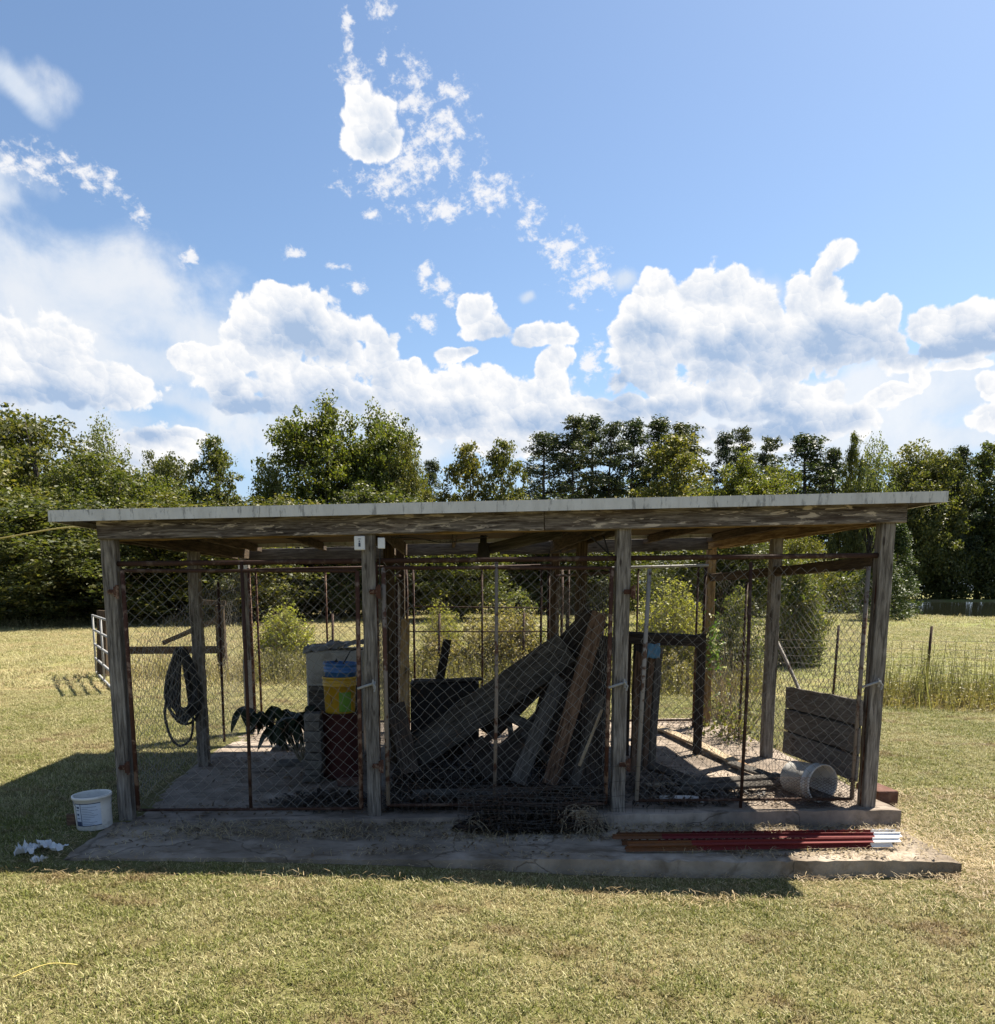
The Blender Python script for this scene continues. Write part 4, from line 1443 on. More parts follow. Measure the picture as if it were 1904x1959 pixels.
# white pail on the grass at the left end of the apron
gz = float(ground_z(-2.75, -0.45))
pc = at_z(182, 1582, gz)
t = thing('white_bucket', 'dirty white plastic bucket with dark printed label standing on grass by the left post', 'bucket', (pc.x, pc.y, gz))
Rb, Rt, Hb = 0.120, 0.128, 0.250
MT = Matrix.Translation((pc.x, pc.y, gz)) @ Matrix.Rotation(R(-2), 4, 'Y')
link('pail', bucket_mesh(Rt, Rb, Hb, bands=0).mesh('pail', M['white_plastic'], True), t, MT)
rz_ = lambda z: Rb + (Rt - Rb) * z / Hb
A0, A1 = R(-128), R(-42)
lb = curved_label(rz_(.045), rz_(.205), .045, .205, A0, A1)
lab = link('printed_label', lb.mesh('printed_label', M['label_grey']), t, MT)
ink = MB()
for (z0, z1, a0, a1) in ((.203, .209, A0, A1), (.040, .046, A0, A1), (.046, .203, A0, A0 + .03), (.046, .203, R(-106), R(-104)), (.046, .075, A0 + .04, R(-107)), (.095, .10, A0 + .1, R(-110)), (.12, .135, A0 + .12, R(-113)), (.155, .16, A0 + .08, R(-111)), (.172, .186, A0 + .14, R(-110))):
    q_ = curved_label(rz_(z0), rz_(z1), z0, z1, a0, a1, 0.0026, 10)
    ink.add(q_.v[0], q_.f)
for i in range(11):
    z0 = .055 + i * .0125
    q_ = curved_label(rz_(z0), rz_(z0 + .002), z0, z0 + .0022, R(-101), R(-101 + random.uniform(18, 50)), 0.0026, 6)
    ink.add(q_.v[0], q_.f)
link('label_print', ink.mesh('label_print', M['ink']), lab, MT)
handle_wire(Rt + 0.002, Hb - 0.03, 0.09, 'galv', t, mw=MT @ Matrix.Rotation(R(35), 4, 'Z'))

# board lying in the grass behind the pail
p0, p1 = at_z(92, 1600, gz + 0.03), at_z(150, 1600, gz + 0.03)
tag(plank('wood_offcut', (p0.x - 0.02, pc.y + 0.02, gz + 0.045), (pc.x - 0.145, pc.y + 0.02, gz + 0.045), 0.09, 0.035, 'plank_red', None, normal=(0, -1, 0)), 'short dark brown board on edge in the grass left of the white bucket', 'board')


def crumple(name, label, px, py, sx, sy, sz, seed):
    rg_ = np.random.default_rng(seed)
    g0 = at_z(px, py, 0.09)
    z0 = float(ground_z(g0.x, g0.y)) + 0.03
    g0 = at_z(px, py, z0)
    n_ = 22
    V_, F_ = [], []
    for j in range(n_):
        for i in range(n_):
            u, v = i / (n_ - 1) - .5, j / (n_ - 1) - .5
            h = mnoise.noise(Vector((u * 5 + seed, v * 5, 0))) * sz + mnoise.noise(Vector((u * 12 + seed, v * 12, 3))) * sz * 0.35
            e = 1 + 0.5 * mnoise.noise(Vector((u * 3, v * 3, seed)))
            V_.append((u * sx * e, v * sy * e, max(h, -0.015) * .8 + 0.015))
    for j in range(n_ - 1):
        for i in range(n_ - 1):
            if rg_.uniform() > 0.03:
                F_.append((j * n_ + i, j * n_ + i + 1, (j + 1) * n_ + i + 1, (j + 1) * n_ + i))
    b_ = MB()
    b_.add(V_, F_)
    o_ = link(name, b_.mesh(name, M['paper'], True), None, Matrix.Translation(g0) @ Matrix.Rotation(R(seed * 37), 4, 'Z'))
    tag(o_, label, 'litter')


crumple('plastic_scrap', 'long torn white plastic scrap on the dark grass, left of the apron corner', 48, 1628, .17, .10, .07, 3)
crumple('plastic_scrap', 'wide crumpled greyish white film beside the apron corner', 98, 1622, .24, .10, .05, 4)
crumple('plastic_scrap', 'small white scrap nearest the camera left of the apron', 73, 1648, .07, .06, .05, 5)

# long straw stem on the lawn
a, c_ = at_z(20, 1872, .12), at_z(148, 1846, .12)
o = cable('straw_stem', [a, (a + c_) / 2 + Vector((0, .03, .02)), c_], 0.0028, 'yellow_rope')
tag(o, 'long pale dry stem lying on the lawn at lower left', 'stem')
# yellow rope from the roof corner to the left
e0 = at_y(256, 1010, -0.05)
o = cable('yellow_rope', [at_y(-120, 1050, 3.0), at_y(0, 1030, 2.2), at_y(110, 1011, 1.2), at_y(190, 1006, .5), (-2.40, 0.02, 2.30)], 0.007, 'yellow_rope')
tag(o, 'thin yellow rope running from the roof corner out to the left', 'rope')

# coil of black hose hung on the left side
def hose():
    c0 = at_y(347, 1240, 1.70)
    pts = []
    for k_ in range(14):
        h = [0.62, .70, .66, .74, .68, .60, .72, .66, .64, .70, .58, .73, .67, .70][k_]
        w = [0.13, .15, .11, .14, .16, .12, .10, .14, .06, .04, .08, .05, .12, .07][k_]
        dx = random.uniform(-.02, .02)
        dy = random.uniform(-.035, .035)
        for i in range(26):
            a = 2 * math.pi * i / 26
            z = (math.cos(a) - 1) / 2 * h
            sh = math.sin(a) * w * (0.45 + 0.75 * min(1, -z / h * 1.3))
            pts.append((c0.x + sh + dx, c0.y + dy + 0.03 * math.sin(a * 2 + k_), c0.z + z))
    b_ = MB()
    P = [Vector(p) for p in pts]
    b_.tube([tuple(p) for p in P], 0.0125, 8)
    b_.tube([tuple(q) for q in smooth_pts([(c0.x - 0.14, c0.y + .02, c0.z - .40), (c0.x - 0.19, c0.y, c0.z - .62), (c0.x - 0.15, c0.y, c0.z - .85), (c0.x - 0.06, c0.y, c0.z - .95), (c0.x + 0.05, c0.y, c0.z - .86), (c0.x + 0.08, c0.y, c0.z - .6), (c0.x + 0.07, c0.y, c0.z - .2), (c0.x, c0.y, c0.z)])], 0.0125, 8)
    o_ = link('hose_coil', b_.mesh('hose_coil', M['black_rubber'], True))
    tag(o_, 'coil of black hose hanging against the left side mesh', 'hose')
    return c0


hc = hose()

# ---- left bay: block pier, drum, pails, cabinet, plant
def stone_pier(px, py, Y_, w, d, h, label, n_=9):
    z0 = FLOOR(0, 0)
    p = at_z(px, py, z0)
    t_ = thing('block_pier', label, 'pier', (p.x, p.y, z0))
    z = z0
    i = 0
    while z < z0 + h:
        hh = random.uniform(.05, .11)
        ww, dd = w * random.uniform(.78, 1.08), d * random.uniform(.80, 1.08)
        b_ = MB()
        V_ = []
        for sx_ in (-1, 1):
            for sy_ in (-1, 1):
                for sz_ in (0, 1):
                    V_.append((sx_ * ww / 2 + random.uniform(-.008, .008), sy_ * dd / 2 + random.uniform(-.008, .008), sz_ * (hh - .004) + random.uniform(-.003, .003)))
        b_.add(V_, [(0, 1, 3, 2), (4, 6, 7, 5), (0, 4, 5, 1), (2, 3, 7, 6), (0, 2, 6, 4), (1, 5, 7, 3)])
        o_ = link('stone_block', b_.mesh('stone_block', M['stone']), t_, Matrix.Translation((p.x + random.uniform(-.012, .012), p.y, z)) @ Matrix.Rotation(random.uniform(-.08, .08), 4, 'Z'))
        md_ = o_.modifiers.new('b', 'BEVEL')
        md_.width = 0.008
        md_.segments = 2
        z += hh
    return z, p


zt_, pp = stone_pier(602, 1492, 1.2, .17, .19, .60, 'rough stacked stone pier left of the dark red drum')
zd = FLOOR(0, 0)
dp = at_z(652, 1490, zd)
t = thing('steel_drum', 'dark red steel drum in the left bay, carrying a yellow bucket', 'drum', (dp.x, dp.y, zd))
b = MB()
rd, hd = 0.185, 0.60
prof = [(0, 0), (rd, 0), (rd + .006, .008), (rd, .016)]
for zz in (.2, .4):
    prof += [(rd, zz - .015), (rd + .009, zz), (rd, zz + .015)]
prof += [(rd, hd - .015), (rd + .007, hd - .008), (rd, hd), (rd - .006, hd - .012), (0, hd - .012)]
b.lathe(prof, 40)
link('drum_body', b.mesh('drum_body', M['drum'], True), t, Matrix.Translation((dp.x, dp.y + .15, zd)))
yp = Vector((at_y(651, 1350, dp.y + .15).x, dp.y + .15, zd + hd - .01))
s_ = 1.0
t = thing('yellow_bucket', 'yellow plastic bucket with green label and ribbed rim standing on the dark red drum', 'bucket', yp)
MT = Matrix.Translation(yp)
Hy = 0.335
link('pail', bucket_mesh(.150, .134, Hy, bands=2).mesh('pail', M['yellow_plastic'], True), t, MT)
ry_ = lambda z: .134 + .016 * z / Hy
lb = curved_label(ry_(.02), ry_(.20), .02, .20, R(-86), R(-38))
link('green_label', lb.mesh('green_label', M['green_label']), t, MT)
lb = curved_label(ry_(.10), ry_(.17), .10, .17, R(-118), R(-115))
link('label_print', lb.mesh('label_print', M['tpost_rust']), t, MT)
t = thing('blue_bucket', 'blue plastic bucket with bent handle nested in the yellow bucket', 'bucket', yp + Vector((0, 0, .14)))
MT = Matrix.Translation(yp + Vector((0, 0, Hy - .20))) @ Matrix.Rotation(R(2), 4, 'Y')
link('pail', bucket_mesh(.151, .118, .325, bands=2).mesh('pail', M['blue_plastic'], True), t, MT)
b = MB()
b.tube([(.02, -.02, .30), (.07, -.10, .38), (.10, -.10, .44), (.15, -.06, .455), (.2, 0, .45)], .006, 6)
b.add([(-.06, .0, .325), (-.02, 0.0, .325), (-.035, 0, .36)], [(0, 1, 2)])
link('handle', b.mesh('handle', M['black_rubber']), t, MT)

# cabinet behind
Yc = 2.0
c0, c1 = at_y(588, 1350, Yc), at_y(700, 1238, Yc)
cz0 = FLOOR(0, 0) + 0.0
t = thing('old_cabinet', 'old dull white cabinet with rumpled cover, behind the yellow bucket', 'cabinet', (c0.x + .25, Yc + .2, cz0))
wC, hC = 0.56, c1.z - cz0 - 0.03
b = MB()
b.box((0, 0, hC * .5), (wC, .45, hC))
o = link('carcass', b.mesh('carcass', M['cabinet']), t, Matrix.Translation((c0.x + wC / 2, Yc + .22, cz0)))
md = o.modifiers.new('b', 'BEVEL')
md.width = .012
for i_, (zz, h_) in enumerate(((hC * .84, hC * .28), (hC * .56, hC * .24), (hC * .26, hC * .3))):
    b = MB()
    b.box((0, 0, 0), (wC - .04, .016, h_))
    link('drawer_front', b.mesh('drawer_front', M['cabinet'] if i_ == 0 else M['plank_grey']), t, Matrix.Translation((c0.x + wC / 2, Yc - .012, cz0 + zz)))
# rumpled sheet on the cabinet
V_, F_ = [], []
nn = 22
for j in range(nn):
    for i in range(nn):
        u, v = i / (nn - 1), j / (nn - 1)
        zz = hC + .02 + .05 * max(0, mnoise.noise(Vector((u * 4, v * 4, 1)))) + .03 * mnoise.noise(Vector((u * 11, v * 11, 4))) + .05 * u
        if v < .1:
            zz -= .05 * (1 - u)
        V_.append((c0.x - .03 + u * (wC + .08), Yc - .04 + v * .5, cz0 + zz))
for j in range(nn - 1):
    for i in range(nn - 1):
        F_.append((j * nn + i, j * nn + i + 1, (j + 1) * nn + i + 1, (j + 1) * nn + i))
b = MB()
b.add(V_, F_)
o = link('crumpled_sheet', b.mesh('crumpled_sheet', M['cabinet'], True))
tag(o, 'crumpled grey plastic sheet lying on top of the old cabinet', 'sheet')

# dark leafy plant growing at the pier
def leaf_blade(b_, base, direction, L, w, droop):
    d_ = Vector(direction).normalized()
    s_ = d_.cross(Vector((0, 0, 1)))
    if s_.length < .1:
        s_ = Vector((1, 0, 0))
    s_.normalize()
    V_ = []
    n_ = 5
    for i in range(n_ + 1):
        t_ = i / n_
        c = Vector(base) + d_ * L * t_ + Vector((0, 0, -droop * t_ * t_))
        ww = w * math.sin(math.pi * min(t_ * .92 + .06, 1)) ** .8
        V_ += [tuple(c - s_ * ww + Vector((0, 0, .004))), tuple(c), tuple(c + s_ * ww + Vector((0, 0, .004)))]
    F_ = []
    for i in range(n_):
        a = i * 3
        F_ += [(a, a + 1, a + 4, a + 3), (a + 1, a + 2, a + 5, a + 4)]
    b_.add(V_, F_)


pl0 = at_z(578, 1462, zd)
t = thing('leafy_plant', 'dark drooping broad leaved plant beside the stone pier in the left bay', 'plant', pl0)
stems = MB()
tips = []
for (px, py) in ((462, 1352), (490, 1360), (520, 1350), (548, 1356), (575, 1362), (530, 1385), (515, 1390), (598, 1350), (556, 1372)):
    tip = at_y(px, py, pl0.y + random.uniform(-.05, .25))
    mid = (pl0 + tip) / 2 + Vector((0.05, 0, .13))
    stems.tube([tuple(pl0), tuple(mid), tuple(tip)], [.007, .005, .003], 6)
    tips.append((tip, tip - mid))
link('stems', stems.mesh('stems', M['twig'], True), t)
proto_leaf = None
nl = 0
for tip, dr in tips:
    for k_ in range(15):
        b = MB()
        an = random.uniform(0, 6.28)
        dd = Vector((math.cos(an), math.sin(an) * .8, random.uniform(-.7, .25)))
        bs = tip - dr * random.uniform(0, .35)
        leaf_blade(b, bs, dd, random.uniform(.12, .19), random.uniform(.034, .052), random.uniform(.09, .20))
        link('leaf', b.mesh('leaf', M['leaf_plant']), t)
# loose brick and floor stones in the left bay
def block(name, px, py, z0, size, mat, label, cat, rot=0, tilt=0):
    p_ = at_z(px, py, z0)
    b_ = MB()
    b_.box((0, 0, 0), size)
    o_ = link(name, b_.mesh(name, M[mat]), None, Matrix.Translation(p_ + Vector((0, 0, size[2] / 2))) @ Matrix.Rotation(rot, 4, 'Z') @ Matrix.Rotation(tilt, 4, 'X'))
    m_ = o_.modifiers.new('b', 'BEVEL')
    m_.width = min(size) * .1
    m_.segments = 2
    if label:
        tag(o_, label, cat)
    return o_


block('brick', 668, 1502, zd, (.20, .09, .06), 'brick', 'old red brick at the foot of the dark red drum', 'brick', .1)
block('brick', 1676, 1535, float(ground_z(3.45, .25)), (.20, .35, .15), 'brick', 'reddish block behind the right post at the slab end', 'block', .05)
# flat slabs of rubbish on the floor
for (px, py, w_, d_, lab) in ((560, 1432, .42, .16, 'flat grey stone slab on the floor below the leafy plant'), (575, 1462, .45, .16, 'dark flat slab on the floor, left of the stone pier')):
    block('flat_stone', px, py, FLOOR(-1, 0), (w_, d_, .035), 'stone', lab, 'slab', .08, .02)

# ---- middle bay: leaning boards, box, brush
def lean(name, label, top, bot, w, t_, mat, normal=(0, -1, .2), **kw):
    o_ = plank(name, bot, top, w, t_, mat, None, normal=normal, **kw)
    tag(o_, label, 'board', 'boards leaning in the middle bay')
    return o_


# wide grey board
bt, tp = at_y(797, 1440, 1.35), at_y(1085, 1238, .95)
lean('leaning_board', 'wide grey board leaning low from lower left to upper right', tp, bt, .30, .028, 'plank_grey', normal=(.25, -1, .35), bow=.02, wear=.004)
lean('leaning_board', 'thick nearly black board behind the wide grey one, its top end highest', at_y(1143, 1180, .9), at_y(930, 1400, 1.6), .24, .05, 'plank_dark', normal=(.3, -1, .3))
lean('leaning_board', 'reddish brown board with a knot leaning steeply against the third post', at_y(1148, 1172, .42), at_y(1052, 1500, .30), .125, .035, 'plank_red', normal=(-.1, -1, .2), wear=.003)
lean('leaning_board', 'grey board with a pointed split top, foot beside the reddish board', at_y(1074, 1290, .75), at_y(990, 1498, .35), .13, .030, 'plank_grey', normal=(0, -1, .3), endwear=.10)
lean('leaning_board', 'dark narrow strip crossing below the wide grey board', at_y(1075, 1285, 1.3), at_y(880, 1462, 1.0), .06, .04, 'plank_dark')
lean('leaning_board', 'dark broad board directly behind the reddish one', at_y(1150, 1215, .8), at_y(1085, 1490, .65), .26, .03, 'plank_dark', normal=(.1, -1, .2))
lean('leaning_board', 'bluish grey slat at the right of the middle bay', at_y(1150, 1330, .35), at_y(1098, 1500, .35), .08, .022, 'plank_grey')
lean('leaning_board', 'thin pale slat slanting at the right of the middle bay', at_y(1152, 1358, .3), at_y(1108, 1465, .28), .022, .02, 'plank_light')
lean('leaning_board', 'black sheet standing behind the pile in the middle bay', at_y(1110, 1230, 1.9), at_y(1040, 1480, 1.6), .50, .015, 'plank_dark', normal=(.1, -1, .1))
lean('leaning_board', 'added broad dark filler board lying low across the pile toward the third post', at_y(1140, 1300, 1.1), at_y(930, 1490, .9), .30, .03, 'plank_dark', normal=(.1, -1, .3))  # this and the next two: dark boards added to blacken the pile
lean('leaning_board', 'added dark upright filler board against the third post mesh', at_y(1142, 1260, .7), at_y(1135, 1500, .6), .22, .03, 'plank_dark')
lean('leaning_board', 'added dark filler board low beside the foot of the wide grey board', at_y(905, 1420, 1.2), at_y(960, 1500, .8), .22, .03, 'plank_dark')
lean('leaning_board', 'grey warped sheet leaning beside the second post', at_y(757, 1345, .5), at_y(785, 1478, .35), .15, .015, 'plank_dark', normal=(.3, -1, .3))
lean('leaning_board', 'tan timber strip standing behind the second post', at_y(776, 1185, 1.4), at_y(772, 1440, 1.2), .075, .04, 'tan', normal=(-.2, -1, 0))
lean('leaning_board', 'dark stub of timber standing on the black box', at_y(856, 1224, 2.6), at_y(838, 1320, 2.5), .09, .07, 'plank_dark')
lean('leaning_board', 'short dark slat among the pile below the wide grey board', at_y(975, 1370, 1.0), at_y(1075, 1420, .9), .09, .02, 'plank_grey')
lean('leaning_board', 'second short dark slat low in the pile', at_y(1000, 1400, .95), at_y(1060, 1465, .85), .07, .02, 'plank_grey')
for i_ in range(5):
    lean('leaning_board', ['short slat of a broken pallet nearest the reddish board', 'short pallet slat, second from the reddish board', 'short pallet slat in the middle of the broken pallet', 'short pallet slat, fourth from the reddish board', 'short pallet slat at the left end of the broken pallet'][i_],
         at_y(1062 - i_ * 22, 1398 - i_ * 6, 1.2), at_y(1080 - i_ * 24, 1455 - i_ * 4, 1.0), .05, .018, 'plank_grey')
# black box
bx0, bx1 = at_y(788, 1440, 2.4), at_y(915, 1308, 2.4)
t = thing('black_box', 'low black open topped box behind the leaning boards', 'box', ((bx0.x + bx1.x) / 2, 2.6, FLOOR(0, 0)))
zt2 = bx1.z
for (cx, cy, sx_, sy_) in (((bx0.x + bx1.x) / 2, 2.4, bx1.x - bx0.x, .02), ((bx0.x + bx1.x) / 2, 2.9, bx1.x - bx0.x, .02), (bx0.x, 2.65, .02, .48), (bx1.x, 2.65, .02, .48)):
    b = MB()
    b.box((0, 0, 0), (sx_, sy_, zt2 - FLOOR(0, 0)))
    link('side', b.mesh('side', M['char']), t, Matrix.Translation((cx, cy, (zt2 + FLOOR(0, 0)) / 2)))
plank('lid_board', (bx0.x + .02, 2.38, zt2 + .02), (bx1.x + .05, 2.42, zt2 + .05), .10, .025, 'plank_grey', t, normal=(0, 0, 1))
plank('lid_board', (bx0.x + .10, 2.52, zt2 + .015), (bx1.x + .02, 2.55, zt2 + .04), .10, .025, 'plank_dark', t, normal=(0, 0, 1))

# low timbers on the floor of the middle bay
for (a, c_, w_, mt, lab) in (((800, 1487), (1010, 1484), .09, 'plank_dark', 'dark timber lying across the middle bay floor, farther one'), ((790, 1520), (1030, 1518), .08, 'plank_grey', 'grey timber lying across the middle bay floor, nearer one'), ((1020, 1500), (1160, 1512), .12, 'plank_dark', 'dark timber lying by the foot of the third post')):
    pa, pb = at_z(*a, zd + .05), at_z(*c_, zd + .05)
    tag(plank('floor_timber', pa, pb, w_, .05, mt, None, normal=(0, -.5, 1)), lab, 'timber')
p0, p1 = at_z(895, 1510, zd + .04), at_z(862, 1502, zd + .04)
o = block('scrap', 906, 1528, zd, (.06, .03, .02), 'white_scuffed', 'small white scrap on the middle bay floor', 'litter', .4)

# wire roll and vine heap in front of the middle bay
def wire_heap():
    b_ = MB()
    rg_ = np.random.default_rng(3)
    c0 = Vector((at_y(1020, 1580, -.33).x, -.33, 0))
    za = APRON(0.6, -.3)
    # squashed roll of welded wire: long horizontal strands round an oval
    n_ = 44
    RY_, RZ_ = .17, .165
    for k_ in range(n_):
        a = 2 * math.pi * k_ / n_ + rg_.normal(0, .03)
        q = rg_.uniform(.8, 1.05)
        y, z = math.cos(a) * RY_ * q, RZ_ + math.sin(a) * RZ_ * q
        sag = rg_.uniform(-.02, .02, 7)
        b_.tube([(x, y + sag[i], max(z + sag[-i - 1] - .05 * abs(x) ** 2, .004)) for i, x in enumerate(np.linspace(-.55, .52, 7))], .0016, 4, False)
    for x in np.linspace(-.54, .5, 20):
        b_.tube([(x + rg_.uniform(-.015, .015), math.cos(a) * RY_, RZ_ + math.sin(a) * RZ_) for a in np.linspace(0, 6.283, 15)], .0014, 4, False)
    o_ = link('wire_roll', b_.mesh('wire_roll', M['wire_dark']), None, Matrix.Translation((c0.x, c0.y + .05, za + .01)))
    tag(o_, 'flattened roll of dark welded wire on the apron before the middle bay', 'wire roll')
    # standing welded mesh behind it
    b2 = MB()
    for x in np.arange(0, 2.28, .055):
        if rg_.uniform() < .12:
            continue
        b2.tube([(x, 0, 0), (x + rg_.uniform(-.01, .01), rg_.uniform(-.015, .015), .17), (x + rg_.uniform(-.015, .015), rg_.uniform(-.02, .02), .36)], .0012, 4, False)
    for z in (.03, .13, .24, .355):
        b2.tube([(x, rg_.uniform(-.012, .012), z + rg_.uniform(-.008, .008)) for x in np.linspace(0, 2.28, 18)], .0013, 4, False)
    m0 = at_y(755, 1558, -.09)
    o_ = link('welded_wire_strip', b2.mesh('welded_wire_strip', M['wire_dark']), None, Matrix.Translation((m0.x, -.09, .13)))
    tag(o_, 'low strip of dark welded wire along the foot of the gates', 'wire mesh')
    # black debris core: a pile of rotted leaves and sticks
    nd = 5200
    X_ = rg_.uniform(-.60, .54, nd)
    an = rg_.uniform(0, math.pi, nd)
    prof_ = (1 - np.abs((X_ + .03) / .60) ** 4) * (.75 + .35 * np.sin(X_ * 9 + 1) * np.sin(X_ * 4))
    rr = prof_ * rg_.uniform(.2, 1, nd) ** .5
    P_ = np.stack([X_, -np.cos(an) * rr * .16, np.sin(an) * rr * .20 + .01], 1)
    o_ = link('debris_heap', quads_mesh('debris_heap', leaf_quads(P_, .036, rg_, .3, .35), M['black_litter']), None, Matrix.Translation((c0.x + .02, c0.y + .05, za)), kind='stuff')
    # dry vines
    for hx_, n3, w3, lab, cnt_ in ((1115, 64, .24, 'tangled ball of dry vines before the third post', 0), (930, 14, .22, 'few arching dry vines over the wire roll', 1)):
        h0 = Vector((at_y(hx_, 1580, -.33).x, -.33, 0))
        b4 = MB()
        for k_ in range(n3):
            a0, a1 = rg_.uniform(0, 6.28, 2)
            r0, r1 = rg_.uniform(.3, 1, 2) * w3
            hh = rg_.uniform(.06, .30)
            pa = np.array([math.cos(a0) * r0, math.sin(a0) * r0 * .5, .01])
            pb = np.array([math.cos(a1) * r1, math.sin(a1) * r1 * .5, .01 + rg_.uniform(0, .1)])
            pm = (pa + pb) / 2 + np.array([rg_.uniform(-.08, .08), rg_.uniform(-.05, .05), hh])
            pts_ = []
            for t_ in np.linspace(0, 1, 8):
                pts_.append((1 - t_) ** 2 * pa + 2 * t_ * (1 - t_) * pm + t_ * t_ * pb + rg_.normal(0, .005, 3))
            b4.tube(pts_, rg_.uniform(.0014, .0034), 4, False)
        o_ = link('dry_vines', b4.mesh('dry_vines', M['twig']), None, Matrix.Translation((h0.x, h0.y, za)))
        tag(o_, lab, 'dry vines')


wire_heap()

# ---- right bay
# dark table with boards leaning on it
ty = 1.55
q0, q1 = at_y(1222, 1214, ty), at_y(1340, 1212, ty)
zt3 = q0.z
t = thing('dark_table', 'rough dark wooden table in the right bay with sagging top boards', 'table', ((q0.x + q1.x) / 2, ty + .3, FLOOR(1.8, 0)))
for i_ in range(3):
    plank('top_board', (q0.x - .12, ty + i_ * .15, zt3 - i_ * .0), (q1.x + .02, ty + i_ * .15, zt3 - .03), .14, .03, 'plank_dark', t, normal=(0, 0, 1))
plank('apron_board', (q0.x - .10, ty - .05, zt3 - .05), (q1.x, ty - .05, zt3 - .075), .07, .022, 'plank_dark', t)
for (x_, y_) in ((q0.x, ty), (at_y(1343, 1212, ty + .45).x, ty + .45), (q0.x, ty + .45)):
    plank('leg', (x_, y_, FLOOR(2, 0)), (x_, y_, zt3 - .02), .08, .06, 'plank_dark', t)
bl = ['brown split timber in the right bay, leftmost of the bundle', 'brown timber in the right bay bundle, second from left', 'brown timber in the right bay bundle, third from left', 'brown timber in the right bay bundle, rightmost and tallest']
for i_ in range(4):
    tag(plank('standing_timber', at_y(1214 + i_ * 10, 1476 - i_ * 1.5, 1.2), at_y(1224 + i_ * 12, 1244 - i_ * 3, 1.28), .075, .05, 'plank_red' if i_ % 2 == 0 else 'plank_grey', None, normal=(.2 * (i_ - 1), -1, .1), wear=.004, endwear=.05), bl[i_], 'timber', 'timbers standing in the right bay')
cpt = at_y(1250, 1245, 1.18)
b = MB()
V_, F_ = [], []
for j in range(8):
    for i in range(8):
        V_.append(((i / 7 - .5) * .115, .012 * math.sin(i * 1.9 + j) - .02, (.5 - j / 7) * .13 + .006 * math.sin(i * 1.3)))
for j in range(7):
    for i in range(7):
        F_.append((j * 8 + i, (j + 1) * 8 + i, (j + 1) * 8 + i + 1, j * 8 + i + 1))
b.add(V_, F_)
o = link('blue_rag', b.mesh('blue_rag', M['blue_cloth'], True), None, Matrix.Translation(cpt))
md = o.modifiers.new('s', 'SOLIDIFY')
md.thickness = .003
tag(o, 'faded blue rag tied round the standing timbers in the right bay', 'rag')

# boards lying on the floor of the right bay
zf = FLOOR(2.3, 1)
fl_specs = [
    ((1245, 1388), (1425, 1468), .12, .03, 'plank_light', 'long warped pale board lying on the right bay floor from the back'),
    ((1400, 1460), (1590, 1530), .12, .03, 'plank_grey', 'weathered board lying from the floor centre toward the fallen bucket'),
    ((1225, 1455), (1330, 1500), .14, .03, 'plank_dark', 'dark board on the floor at the foot of the timbers'),
    ((1300, 1498), (1560, 1484), .10, .03, 'plank_grey', 'grey board lying crosswise on the right bay floor, farthest of three'),
    ((1290, 1512), (1540, 1497), .09, .03, 'plank_grey', 'grey board lying crosswise on the right bay floor, middle of three'),
    ((1235, 1504), (1400, 1506), .09, .03, 'plank_light', 'pale board lying crosswise on the right bay floor, nearest of three'),
    ((1262, 1528), (1345, 1530), .10, .02, 'white_scuffed', 'whitish panel offcut on the floor close to the right gate'),
]
for i_, (a, c_, w_, t__, mt, lab) in enumerate(fl_specs):
    zz = zf + .02 + (.035 if i_ in (1, 4) else 0) + (.05 if i_ == 3 else 0)
    tag(plank('floor_board', at_z(*a, zz), at_z(*c_, zz + (.02 if i_ == 0 else 0)), w_, t__, mt, None, normal=(0, -.12, 1), bow=.03 if i_ == 0 else .005, wear=.003), lab, 'board', 'boards on the right bay floor')

# fallen white bucket
cB = at_y(1572, 1500, .55)
cB.z = FLOOR(3, 0) + .158
t = thing('fallen_bucket', 'scuffed white bucket lying on its side with its mouth toward the gate', 'bucket', (2.93, .3, FLOOR(3, 0)))
mt_ = Matrix.Translation((2.965, .16, cB.z - .012)) @ Matrix.Rotation(R(20), 4, 'Z') @ Matrix.Rotation(R(88), 4, 'X')
link('pail', bucket_mesh(.148, .132, .33, bands=1).mesh('pail', M['white_scuffed'], True), t, mt_ @ Matrix.Translation((0, 0, -.30)))
handle_wire(.158, .02, .05, 'galv', t, mw=mt_)

# slatted board panel on the right side
xP = 3.13
t = thing('board_panel', 'greyish panel of three wide horizontal boards standing inside the right side mesh', 'panel', (xP, .8, .3))
ya, yb = at_x(1503, 1370, xP).y, at_x(1644, 1400, xP).y
ztop0, ztop1 = at_x(1503, 1311, xP).z, at_x(1644, 1336, xP).z
zb0, zb1 = at_x(1501, 1440, xP).z, at_x(1640, 1500, xP).z
for i_ in range(3):
    f0, f1 = (i_ + .5) / 3, (i_ + .5) / 3
    h_ = (ztop0 - zb0) / 3 - .006
    plank('board', (xP, ya, ztop0 + (zb0 - ztop0) * f0), (xP + .01, yb, ztop1 + (zb1 - ztop1) * f1), h_ * .975, .02, 'panel', t, normal=(-1, 0, .04 * (i_ - 1)), wear=.003)
bk = MB()
bk.add([(xP + .018, ya - .02, zb0 + .02), (xP + .018, yb + .02, zb1 + .02), (xP + .018, yb + .02, ztop1 - .02), (xP + .018, ya - .02, ztop0 - .02), (xP + .022, ya - .02, zb0 + .02), (xP + .022, yb + .02, zb1 + .02), (xP + .022, yb + .02, ztop1 - .02), (xP + .022, ya - .02, ztop0 - .02)], [(0, 1, 2, 3), (7, 6, 5, 4), (0, 4, 5, 1), (1, 5, 6, 2), (2, 6, 7, 3), (3, 7, 4, 0)])
link('seam_light_blocker', bk.mesh('seam_light_blocker', M['char']), t)  # added dark sheet that stops daylight showing through the board seams
